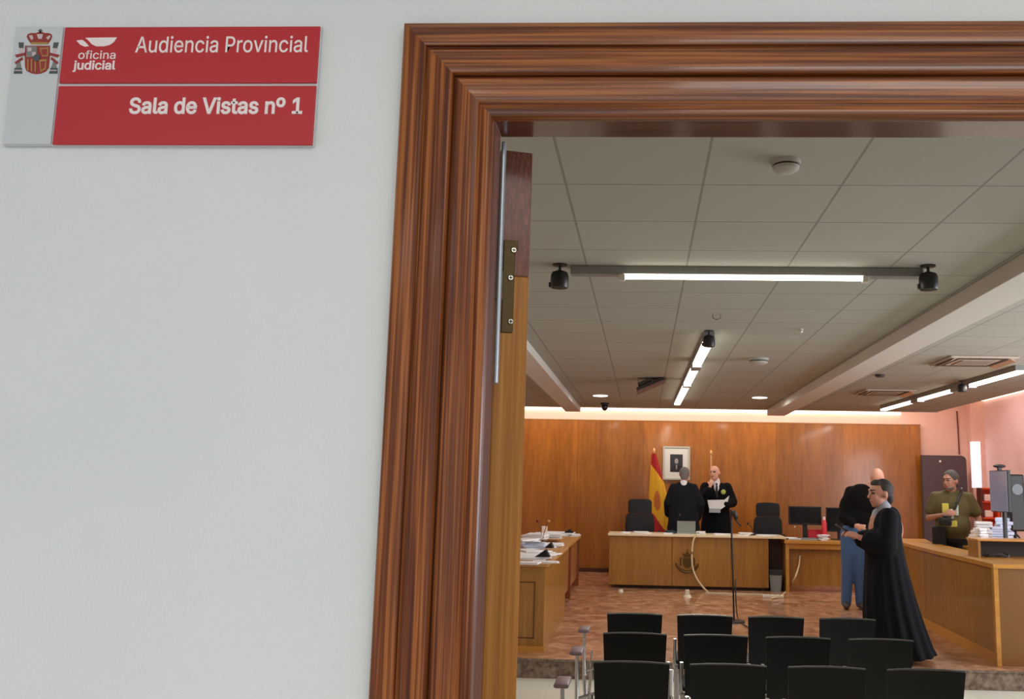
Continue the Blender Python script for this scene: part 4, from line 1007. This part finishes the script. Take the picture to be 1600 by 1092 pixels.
# armrests of the row ends (children of the chairs they belong to)
for o in [c for c in bpy.data.objects if c.get('label', '').startswith('aisle-end')]:
    xA = -.38
    MB().box(xA-.045, -.02, .645, xA+.04, .2, .672, bev=.012).build('armrest_pad', M_pad, o, smooth=True)
    MB().tube([(xA, .04, .65), (xA+.005, .05, .3), (xA+.03, .06, .06)], [.011, .014, .016]).build('armrest_post', M_chrome, o, smooth=True)
    MB().tube([(xA, .05, .36), (-.2, .06, .415)], .012).build('armrest_bracket', M_chrome, o, smooth=True)
    MB().tube([(xA+.055, .12, .5), (xA+.05, .13, .3), (xA+.03, .1, .06)], [.009, .012, .015]).build('armrest_post', M_chrome, o, smooth=True)
    MB().box(xA+.01, -.05, 0, xA+.055, .22, .06, bev=.01).build('armrest_foot', M_chrome, o)
# linking bracket between the first two chairs of the nearest row
p = at(1048, 1052, y=5.25)
t = thing('chair_link', 'white clip joining the first two chairs of the row nearest the door', 'clip', (p.x-.002, 5.25, 0))
MB().tube([(0, 0, .44), (0, 0, .56), (0, 0, p.z+.02)], [.012, .012, .018]).build('post', mat('clip_white', (236, 236, 230), .4), t, smooth=True)
MB().box(-.02, -.02, 0, .02, .02, .45).build('support', M_grey, t)

# ------------------------------------------------------------------ people
V = Vector
def hand(wr, d, nrm, side=1, curl=.5, s=1.0):
    """palm, four unequal bent fingers and a thumb; d = pointing direction, nrm = back-of-hand normal"""
    wr, d, nrm = V(wr), V(d).normalized(), V(nrm).normalized()
    a = d.cross(nrm).normalized()*side; nrm = a.cross(d).normalized()*side if False else nrm
    sh = [('c', wr, wr+d*.05*s, .024*s, .026*s), ('c', wr+d*.03*s-a*.022*s, wr+d*.085*s-a*.026*s, .014*s, .0125*s), ('c', wr+d*.03*s+a*.022*s, wr+d*.08*s+a*.026*s, .014*s, .012*s), ('c', wr+d*.03*s, wr+d*.088*s, .016*s, .014*s)]
    for k, (o, L) in enumerate(((-.032, .068), (-.011, .078), (.011, .072), (.031, .056))):
        b = wr+d*.088*s+a*o*s
        m1 = b+(d*math.cos(curl*.6)-nrm*math.sin(curl*.6))*L*.5*s
        m2 = m1+(d*math.cos(curl*1.6)-nrm*math.sin(curl*1.6))*L*.5*s
        sh += [('c', b, m1, .0092*s, .0088*s), ('c', m1, m2, .0086*s, .0076*s)]
    tb = wr+d*.03*s-a*.028*s; t1 = tb+(d*.6-a*.75-nrm*.3).normalized()*.036*s; t2 = t1+(d*.9-a*.15-nrm*.45).normalized()*.032*s
    sh += [('c', tb, t1, .0125*s, .0105*s), ('c', t1, t2, .0105*s, .009*s)]
    return sh

def head_shapes(c, R, s=1.0):
    """head shapes with the face towards local -Y, turned by R"""
    def P_(x, y, z): return V(c)+R@V((x, y, z))*s
    e = R.to_euler()
    def E_(p, r): return ('e', P_(*p), tuple(v*s for v in r), e)
    sh = [E_((0, .012, .025), (.076, .097, .095)), E_((0, -.022, -.045), (.058, .07, .068)), E_((0, -.06, -.088), (.026, .022, .02)),
          ('c', P_(0, -.083, .022), P_(0, -.106, -.018), .0085*s, .0135*s), E_((0, -.082, .04), (.045, .016, .012)),
          E_((-.079, .012, -.002), (.012, .019, .031)), E_((.079, .012, -.002), (.012, .019, .031)), E_((0, -.086, -.052), (.024, .011, .011)),
          E_((-.034, -.062, -.02), (.022, .022, .026)), E_((.034, -.062, -.02), (.022, .022, .026)), E_((-.03, -.079, .014), (.014, .011, .010)), E_((.03, -.079, .014), (.014, .011, .010))]
    return sh
def face_region(c, R, s=1.0):
    Ri = R.transposed(); c = V(c)
    def f(p):
        q = Ri@(p-c)/s
        if q.y < -.06 and abs(q.z-.014) < .008 and .016 < abs(q.x) < .045: return 1
        if q.y < -.06 and abs(q.z-.036) < .006 and .014 < abs(q.x) < .05: return 3
        if q.y < -.075 and abs(q.z+.053) < .007 and abs(q.x) < .024: return 2
        return 0
    return f
def R_(yaw=0, pitch=0, roll=0): return Matrix.Rotation(yaw, 3, 'Z')@Matrix.Rotation(pitch, 3, 'X')@Matrix.Rotation(roll, 3, 'Y')

def human(t, J, headR, skin, brow, s=1.0, hs=1.0, hands=(), voxel=.0085, lean=(0, 0)):
    """J: joints in the figure's frame (metres for a 1.75 m adult); limbs taper from joint to joint"""
    sh = []
    hc = V(J['head'])
    sh += head_shapes(hc, headR, hs)
    nk = V(J['neck'])
    sh += [('c', nk, hc+headR@V((0, .02, -.06)), .058, .055)]
    ch, wa, pe = V(J['chest']), V(J['waist']), V(J['pelvis'])
    sl, sr = V(J['shl']), V(J['shr'])
    sh += [('e', ch, (.165, .11, .19)), ('e', (ch+nk)/2, (.15, .085, .09)), ('c', ch, wa, .12, .125), ('e', wa, (.15, .11, .14)), ('e', pe, (.165, .12, .12)), ('c', wa, pe, .12, .13),
           ('c', nk-V((0, 0, .03)), sl, .05, .058), ('c', nk-V((0, 0, .03)), sr, .05, .058)]
    for k in 'lr':
        S_, E_, W_ = V(J['sh'+k]), V(J['el'+k]), V(J['wr'+k])
        sh += [('c', S_, E_, .054, .042), ('c', E_, W_, .042, .027)]
        Hp, Kn, An = V(J['hip'+k]), V(J['kn'+k]), V(J['an'+k])
        toe = V(J['toe'+k])
        sh += [('c', Hp, Kn, .088, .058), ('c', Kn, (Kn+An)/2, .056, .05), ('c', (Kn+An)/2, An, .05, .036), ('c', An-V((0, 0, .04)), toe, .038, .028)]
    for h in hands: sh += hand(*h)
    return blob('body', sh, [skin, M_eye, M_lip, brow], t, voxel=voxel, smooth=3, region=face_region(hc, headR, hs))

def base_joints():
    return dict(head=(0, -.01, 1.62), neck=(0, .01, 1.46), chest=(0, 0, 1.27), waist=(0, 0, 1.08), pelvis=(0, 0, .95), shl=(.19, 0, 1.42), shr=(-.19, 0, 1.42),
                ell=(.24, .02, 1.12), elr=(-.24, .02, 1.12), wrl=(.25, -.06, .87), wrr=(-.25, -.06, .87),
                hipl=(.09, 0, .92), hipr=(-.09, 0, .92), knl=(.1, -.01, .5), knr=(-.1, -.01, .5), anl=(.1, .02, .09), anr=(-.1, .02, .09), toel=(.11, -.13, .03), toer=(-.11, -.13, .03))
def shoes(t, J, m, z=.0):
    for k in 'lr':
        a, b = V(J['an'+k]), V(J['toe'+k]); d = (b-a); d.z = 0; d.normalize()
        blob('shoe', [('c', V((a.x, a.y, .055))-d*.05, V((b.x, b.y, .042)), .048, .042), ('c', V((a.x, a.y, .1)), V((a.x, a.y, .06)), .046, .05)], m, t, voxel=.01)
def skirt(cx, cy, z1, z0, top, bot, n=56, rings=9, folds=11, amp=.05, tail=(0, 0)):
    out = []
    for i in range(rings):
        v = i/(rings-1); z = z1+(z0-z1)*v
        a_, b_ = top[0]+(bot[0]-top[0])*v, top[1]+(bot[1]-top[1])*v
        ox, oy = tail[0]*v*v, tail[1]*v*v
        out.append([(cx+ox+math.cos(a)*a_*(1+amp*v*math.sin(folds*a)), cy+oy+math.sin(a)*b_*(1+amp*v*math.sin(folds*a+1)), z) for a in [2*PI*k/n for k in range(n)]])
    return ('l', out)

grey_hair = mat('grey_hair', (120, 116, 112), .8, bump=.6, bscale=160); dark_hair = mat('dark_brown_hair', (40, 33, 30), .7, bump=.6, bscale=160); dk = mat('dark_shoe_leather', (22, 20, 20), .4)
brow_d = mat('brow_dark', (60, 44, 36), .8)

# --- A: robed man seen from behind
yb = 15.72
p = at(1068, 800, y=yb)
t = thing('person', 'grey-haired person in a dark robe seen from behind, standing beneath the portrait', 'person', (p.x, yb, .32), PI, None)
J = base_joints(); J.update(head=(-.02, -.02, 1.62), neck=(0, .01, 1.46), shl=(.17, 0, 1.4), shr=(-.17, 0, 1.4), ell=(.25, -.04, 1.14), wrl=(.24, -.24, .98), elr=(-.28, .0, 1.14), wrr=(-.22, -.2, .9))
HR = R_(-.25, .05)
human(t, J, HR, M_skin, brow_d, hs=1.08, hands=[((.24, -.24, .98), (0, -.9, -.3), (1, 0, .2), 1, .5), ((-.22, -.2, .9), (.1, -.8, -.5), (-1, 0, .2), -1, .5)], voxel=.013)
blob('hair', [('e', V(J['head'])+HR@V((0, .032, .03)), (.09, .095, .1), HR.to_euler()), ('e', V(J['head'])+HR@V((0, .06, -.03)), (.07, .05, .06)), ('e', V(J['head'])+HR@V((0, .055, -.055)), (.06, .045, .045))], grey_hair, t, voxel=.012)
blob('shirt_collar', [('c', (0, .02, 1.455), (0, .02, 1.475), .07, .066)], M_shirtw, t, voxel=.01)['label'] = 'white collar'
blob('robe', [('e', (0, .01, 1.3), (.2, .13, .17)), ('c', (0, .01, 1.45), (-.15, .01, 1.4), .065, .07), ('c', (0, .01, 1.45), (.15, .01, 1.4), .065, .07), ('c', J['shl'], J['ell'], .075, .085), ('c', J['ell'], V(J['wrl'])+V((-.02, .03, 0)), .085, .1), ('c', J['shr'], J['elr'], .075, .085), ('c', J['elr'], V(J['wrr'])+V((0, .03, .03)), .085, .1), skirt(0, 0, 1.3, .03, (.21, .14), (.34, .24), folds=13, amp=.09)], M_robe2, t, voxel=.018)
shoes(t, J, dk)

# --- B: bald robed man, hand at his chin
yb = 16.15
p = at(1119, 800, y=yb)
t = thing('person', 'bald person in a dark robe and tie, hand at the chin, holding papers', 'person', (p.x, yb, .32), .0, None)
J = base_joints(); J.update(head=(-.03, -.03, 1.655), ell=(.27, -.03, 1.17), wrl=(.08, -.2, 1.14), elr=(-.25, -.12, 1.2), wrr=(-.115, -.19, 1.43))
HR = R_(-.45, -.05, -.12)
human(t, J, HR, M_skin_p, mat('brow_pale', (176, 128, 106), .8), hs=1.1, hands=[((.08, -.2, 1.14), (-1, -.15, .15), (0, -1, .1), 1, .7), ((-.115, -.19, 1.43), (.25, .25, .95), (0, -1, .2), 1, 1.0)], voxel=.011)
blob('shirt', [('e', (0, -.07, 1.4), (.05, .045, .1)), ('c', (0, .0, 1.47), (0, .0, 1.53), .07, .066)], M_shirtw, t, voxel=.01)['label'] = 'white shirt and collar'
blob('tie', [('c', (0, -.122, 1.44), (0, -.14, 1.25), .016, .026), ('e', (0, -.112, 1.475), (.02, .015, .02))], mat('tie_black', (16, 16, 22), .6), t, voxel=.008)
blob('robe', [('e', (.1, .01, 1.3), (.15, .14, .17)), ('e', (-.1, .01, 1.3), (.15, .14, .17)), ('c', (.09, .01, 1.43), (.2, .01, 1.41), .07, .07), ('c', (-.09, .01, 1.43), (-.2, .01, 1.41), .07, .07), ('c', J['shl'], J['ell'], .085, .095), ('c', J['ell'], V(J['wrl'])+V((.07, 0, 0)), .09, .085), ('c', J['shr'], J['elr'], .085, .095), ('c', J['elr'], V(J['wrr'])+V((-.02, .01, -.07)), .085, .07), skirt(0, 0, 1.27, .03, (.21, .14), (.32, .22), folds=11, amp=.09)], M_robe, t, voxel=.018)
bd = MB().ell((.11, -.155, 1.34), (.042, .014, .042)).build('badge', mat('green_badge', (176, 190, 96), .5), t, smooth=True); bd['label'] = 'round yellow green badge'
shoes(t, J, dk)
pp = thing('held_papers', 'white papers held across the chest of the bald person', 'papers', (p.x, yb-.27, .32+1.12))
MB().prism([(-.17, 0, .08), (-.13, 0, -.1), (.06, 0, -.07), (.16, 0, .0), (.2, 0, .16), (.12, 0, .09)], (0, .012, 0)).build('sheets', M_paper, pp)
MB().box(-.14, -.012, -.13, .05, -.002, -.06, bev=.002).build('lower_sheet', mat('paper_grey', (176, 178, 182), .8), pp)

# --- C: nearest robed person in profile
base = at(1392, 1033, z=ZP)
yb = 9.05
p = at(1381, 900, y=yb)
t = thing('person', 'dark-haired person in a long black robe, in profile, holding a small object in both hands', 'person', (p.x, yb, ZP), 0, None)
# the figure faces -X in its own frame
def fX(f, s, z): return (-f, s, z)       # forward, towards room side, up
J = dict(head=fX(.015, 0, 1.535), neck=fX(-.03, 0, 1.38), chest=fX(-.03, 0, 1.2), waist=fX(0, 0, 1.02), pelvis=fX(-.01, 0, .9), shl=fX(-.02, -.17, 1.33), shr=fX(-.02, .17, 1.33),
         ell=fX(.02, -.22, 1.06), elr=fX(.06, .2, 1.06), wrl=fX(.25, -.13, 1.13), wrr=fX(.26, .06, 1.13),
         hipl=fX(0, -.09, .88), hipr=fX(0, .09, .88), knl=fX(.03, -.1, .47), knr=fX(-.02, .1, .47), anl=fX(.0, -.1, .09), anr=fX(-.05, .1, .09), toel=fX(.15, -.11, .03), toer=fX(.1, .11, .03))
HR = R_(-PI/2+.2, .06)
human(t, J, HR, mat('skin_tan', (176, 122, 100), .55), dark_hair, hs=1.14, hands=[(J['wrl'], (-.9, .2, .35), (0, -.6, .8), -1, .7), (J['wrr'], (-.9, -.2, .35), (0, .6, .8), 1, .7)], voxel=.0085)
hd = V(J['head'])
blob('hair', [('e', hd+HR@V((0, .036, .044)), (.097, .1, .104), HR.to_euler()), ('e', hd+HR@V((0, .075, -.035)), (.078, .05, .075), HR.to_euler()), ('e', hd+HR@V((0, -.03, .105)), (.068, .055, .036), HR.to_euler())], dark_hair, t, voxel=.009)
blob('glasses', [('c', hd+HR@V((-.05, -.098, .016)), hd+HR@V((.05, -.098, .016)), .0045, .0045), ('c', hd+HR@V((-.055, -.095, .016)), hd+HR@V((-.085, .0, .012)), .0045, .0045), ('c', hd+HR@V((.055, -.095, .016)), hd+HR@V((.085, .0, .012)), .0045, .0045)], M_black, t, voxel=.004, smooth=1) if False else None
blob('shirt_collar', [('c', fX(-.02, 0, 1.4), fX(-.005, 0, 1.44), .07, .066), ('e', fX(.06, 0, 1.3), (.045, .05, .1))], mat('shirt_grey', (150, 150, 158), .8), t, voxel=.01)['label'] = 'pale shirt collar'
rb_ = [('e', fX(-.035, 0, 1.22), (.145, .2, .18)), ('c', fX(-.03, -.14, 1.335), fX(-.03, .14, 1.335), .075, .075), ('e', fX(-.09, 0, 1.3), (.08, .15, .12)),
       ('c', J['shl'], J['ell'], .082, .095), ('c', J['ell'], V(J['wrl'])+V((.09, -.02, -.03)), .095, .085), ('c', J['shr'], J['elr'], .082, .095), ('c', J['elr'], V(J['wrr'])+V((.09, .02, -.03)), .095, .085)]
sk = []
n = 64
for i in range(12):
    v = i/11; z = 1.2+(.035-1.2)*v
    front = -.155-.055*min(1, v*1.6)+.02*v; back = .165+.05*v+.24*v**1.6
    cx, rx = (front+back)/2, (back-front)/2; ry = .2+.12*v
    sk.append([(cx+math.cos(a)*rx*(1+.05*v*math.sin(15*a)), math.sin(a)*ry*(1+.09*v*math.sin(15*a+1)), z+(.03*v*math.cos(a) if i == 11 else 0)) for a in [2*PI*k/n for k in range(n)]])
rb_.append(('l', sk))
blob('robe', rb_, M_robe, t, voxel=.014, smooth=2)
shoes(t, J, dk)
wr = (V(J['wrl'])+V(J['wrr']))/2
ph_ = thing('mobile_phone', 'small dark device held by the person in the long black robe', 'phone', V((p.x, yb, ZP))+wr+V((-.13, 0, .075)))
MB().box(-.075, -.04, -.006, .075, .04, .006, bev=.004, rot=(0, .5, 0)).build('case', M_black, ph_); MB().box(-.07, -.036, .006, .07, .036, .0075, rot=(0, .5, 0), piv=(0, 0, 0)).build('screen', M_screen, ph_)

# --- D: bald man in black shirt and jeans, leaning
yb = 12.75
p = at(1330, 950, y=yb)
t = thing('person', 'bald person in a black top and blue jeans leaning forward behind the robed person', 'person', (p.x, yb, ZP), 0, None)
J = dict(head=(.39, .0, 1.73), neck=(.27, .05, 1.6), chest=(.2, .04, 1.42), waist=(.1, .03, 1.16), pelvis=(.06, .02, 1.0), shl=(.33, .1, 1.56), shr=(.05, .1, 1.54),
         ell=(.42, .0, 1.26), elr=(-.08, -.02, 1.2), wrl=(.5, -.1, 1.05), wrr=(.04, -.2, 1.1), hipl=(.14, .02, .97), hipr=(-.02, .02, .97), knl=(.12, -.02, .53), knr=(-.04, .0, .53), anl=(.13, .02, .09), anr=(-.06, .02, .09), toel=(.12, -.14, .03), toer=(-.09, -.13, .03))
HR = R_(2.5, .1)
human(t, J, HR, M_skin_p, brow_d, hs=1.12, hands=[(J['wrl'], (.2, -.9, -.3), (1, 0, 0), 1, .5), (J['wrr'], (.5, -.8, -.1), (-1, 0, .2), -1, .5)], voxel=.013)
blob('black_top', [('e', (.16, .04, 1.42), (.21, .16, .24), (0, .35, 0)), ('e', (.1, .03, 1.2), (.2, .14, .2), (0, .3, 0)), ('c', J['shr'], J['elr'], .085, .075), ('c', J['shl'], J['ell'], .085, .075), ('c', J['elr'], V(J['wrr'])*.8+V(J['elr'])*.2, .07, .055), ('c', J['ell'], J['wrl'], .07, .055), ('c', (.09, .06, 1.52), (.3, .07, 1.56), .1, .09), ('e', (.03, .05, 1.35), (.15, .13, .22), (0, .35, 0))], mat('black_knit', (9, 9, 11), .9, spec=.2), t, voxel=.018)
jm = mat('blue_denim', (66, 96, 138), .85, bump=.3, bscale=60)
blob('jeans', [('e', (.06, .02, 1.0), (.18, .14, .13)), ('c', J['hipl'], J['knl'], .105, .08), ('c', J['knl'], V(J['anl'])-V((0, 0, .02)), .08, .068), ('c', J['hipr'], J['knr'], .105, .08), ('c', J['knr'], V(J['anr'])-V((0, 0, .02)), .08, .068)], jm, t, voxel=.018)
shoes(t, J, mat('brown_shoe', (64, 48, 38), .5))

# --- E: photographer
yb = 12.1
p = at(1488, 800, y=yb)
t = thing('person', 'grey-haired person in an olive T-shirt with a camera strap, behind the side desk', 'person', (p.x, yb, .32), -.35, None)
J = base_joints(); J.update(head=(-.01, -.03, 1.55), neck=(0, .0, 1.4), chest=(0, 0, 1.2), shl=(.2, 0, 1.35), shr=(-.2, 0, 1.35), ell=(.31, .03, 1.08), elr=(-.29, -.02, 1.08), wrl=(.27, -.1, .84), wrr=(-.08, -.27, 1.13))
HR = R_(-.55, .08)
human(t, J, HR, mat('skin_brown', (168, 118, 96), .6), mat('brow_grey', (70, 60, 54), .8), hs=1.1, hands=[(J['wrl'], (0, -.2, -1), (1, 0, 0), -1, .4), (J['wrr'], (.95, -.1, .25), (-.2, -1, .1), 1, 1.0)], voxel=.012)  # this figure's own deeper skin tone
hd = V(J['head'])
blob('hair', [('e', hd+HR@V((0, .024, .048)), (.096, .104, .1), HR.to_euler()), ('e', hd+HR@V((0, .07, -.03)), (.07, .05, .06))], mat('salt_pepper_hair', (74, 68, 64), .85, bump=.6, bscale=160), t, voxel=.011)
blob('beard', [('e', hd+HR@V((0, -.03, -.075)), (.062, .068, .045), HR.to_euler())], mat('salt_pepper_beard', (112, 100, 92), .85, bump=.6, bscale=160), t, voxel=.01)
blob('t_shirt', [('e', (0, -.01, 1.2), (.225, .165, .2)), ('e', (0, -.03, 1.0), (.22, .19, .19)), ('e', (0, 0, .88), (.21, .16, .12)), ('c', (0, 0, 1.4), (-.16, 0, 1.35), .06, .068), ('c', (0, 0, 1.4), (.16, 0, 1.35), .06, .068), ('c', J['shl'], V(J['shl'])*.35+V(J['ell'])*.65, .072, .08), ('c', J['shr'], V(J['shr'])*.35+V(J['elr'])*.65, .072, .08)], mat('olive_cotton', (88, 78, 44), .85), t, voxel=.018)
blob('trousers', [('e', (0, 0, .84), (.19, .15, .12)), ('c', J['hipl'], J['knl'], .1, .08), ('c', J['knl'], V(J['anl'])-V((0, 0, .02)), .08, .07), ('c', J['hipr'], J['knr'], .1, .08), ('c', J['knr'], V(J['anr'])-V((0, 0, .02)), .08, .07)], mat('dark_trousers', (22, 22, 26), .85), t, voxel=.022)
shoes(t, J, dk)
pr = MB(); 
for i, (x0_, x1_, z0_, z1_) in enumerate(((-.115, -.035, 1.15, 1.27), (.035, .08, 1.12, 1.26), (-.02, .06, .98, 1.06), (-.02, .02, 1.08, 1.2))):
    pr.mi = i % 2; pr.box(x0_, -.225+(.03 if z0_ > 1.08 else 0), z0_, x1_, -.15, z1_, bev=.01)
po = pr.build('shirt_print', [mat('print_yellow', (206, 192, 84), .8), mat('print_white', (190, 196, 176), .8)], t); po['label'] = 'yellow and white chest print'
strap = [V((.13, .02, 1.46)), V((.11, -.09, 1.4)), V((.06, -.2, 1.26)), V((0, -.22, 1.14)), V((-.06, -.235, 1.06))]
MB().tube(smooth_path(strap), .016).build('camera_strap', M_black, t, smooth=True)
ct = t
cl = V((-.075, -.33, 1.05))
cmt = thing('photo_camera', 'black camera held at the waist of the person in olive', 'camera', (Matrix.Rotation(-.35, 3, 'Z')@cl)+V((p.x, yb, .32)), -.35)
MB().box(-.075, -.03, -.05, .075, .035, .05, bev=.012).build('body', M_black, cmt, smooth=True)
MB().cone((0, -.03, 0), (0, -.12, -.01), .036, .04, n=20).build('lens', M_black, cmt, smooth=True)
MB().box(-.025, -.025, .05, .025, .03, .075, bev=.008).build('viewfinder', M_black, cmt)
# bag / vest hanging by the photographer's hip
blob('hip_bag', [('b', -.24, -.26, .72, -.08, -.14, .98)], mat('bag_dark', (26, 24, 26), .8), t, voxel=.015)

# ------------------------------------------------------------------ light
W = bpy.data.worlds.new('world'); S.world = W; W.use_nodes = True
bg = W.node_tree.nodes['Background']; bg.inputs[0].default_value = srgb(236, 240, 248); bg.inputs[1].default_value = .75
area('hall_lamp', (.9, -.9, 2.9), 1.6, 1.2, 30, (1, .98, .95))
area('hall_lamp', (-1.6, -2.2, 2.9), 1.6, 1.2, 30, (.97, .99, 1))
area('hall_window', (0.3, -3.7, 1.5), 3.6, 2.0, 20, (.93, .97, 1), rot=(PI/2, 0, 0))
area('window_daylight', (XR+.4, (WY0+WY1)/2, (WZ0+WZ1)/2), WZ1-WZ0, WY1-WY0, 340, (.9, .92, 1), rot=(0, PI/2, 0))
area('cove_glow', (1.0, YCE+.12, ZC+.2), 8.2, .06, 70, (1, .86, .74), rot=(math.radians(35), 0, 0))
area('cove_glow_side', (5.5, 13, ZC+.2), .06, 6, 24, (1, .88, .84), rot=(0, math.radians(-35), 0))

S.view_settings.view_transform = 'Standard'; S.view_settings.look = 'None'; S.view_settings.gamma = 1; S.view_settings.use_curve_mapping = False
S.view_settings.exposure = 0
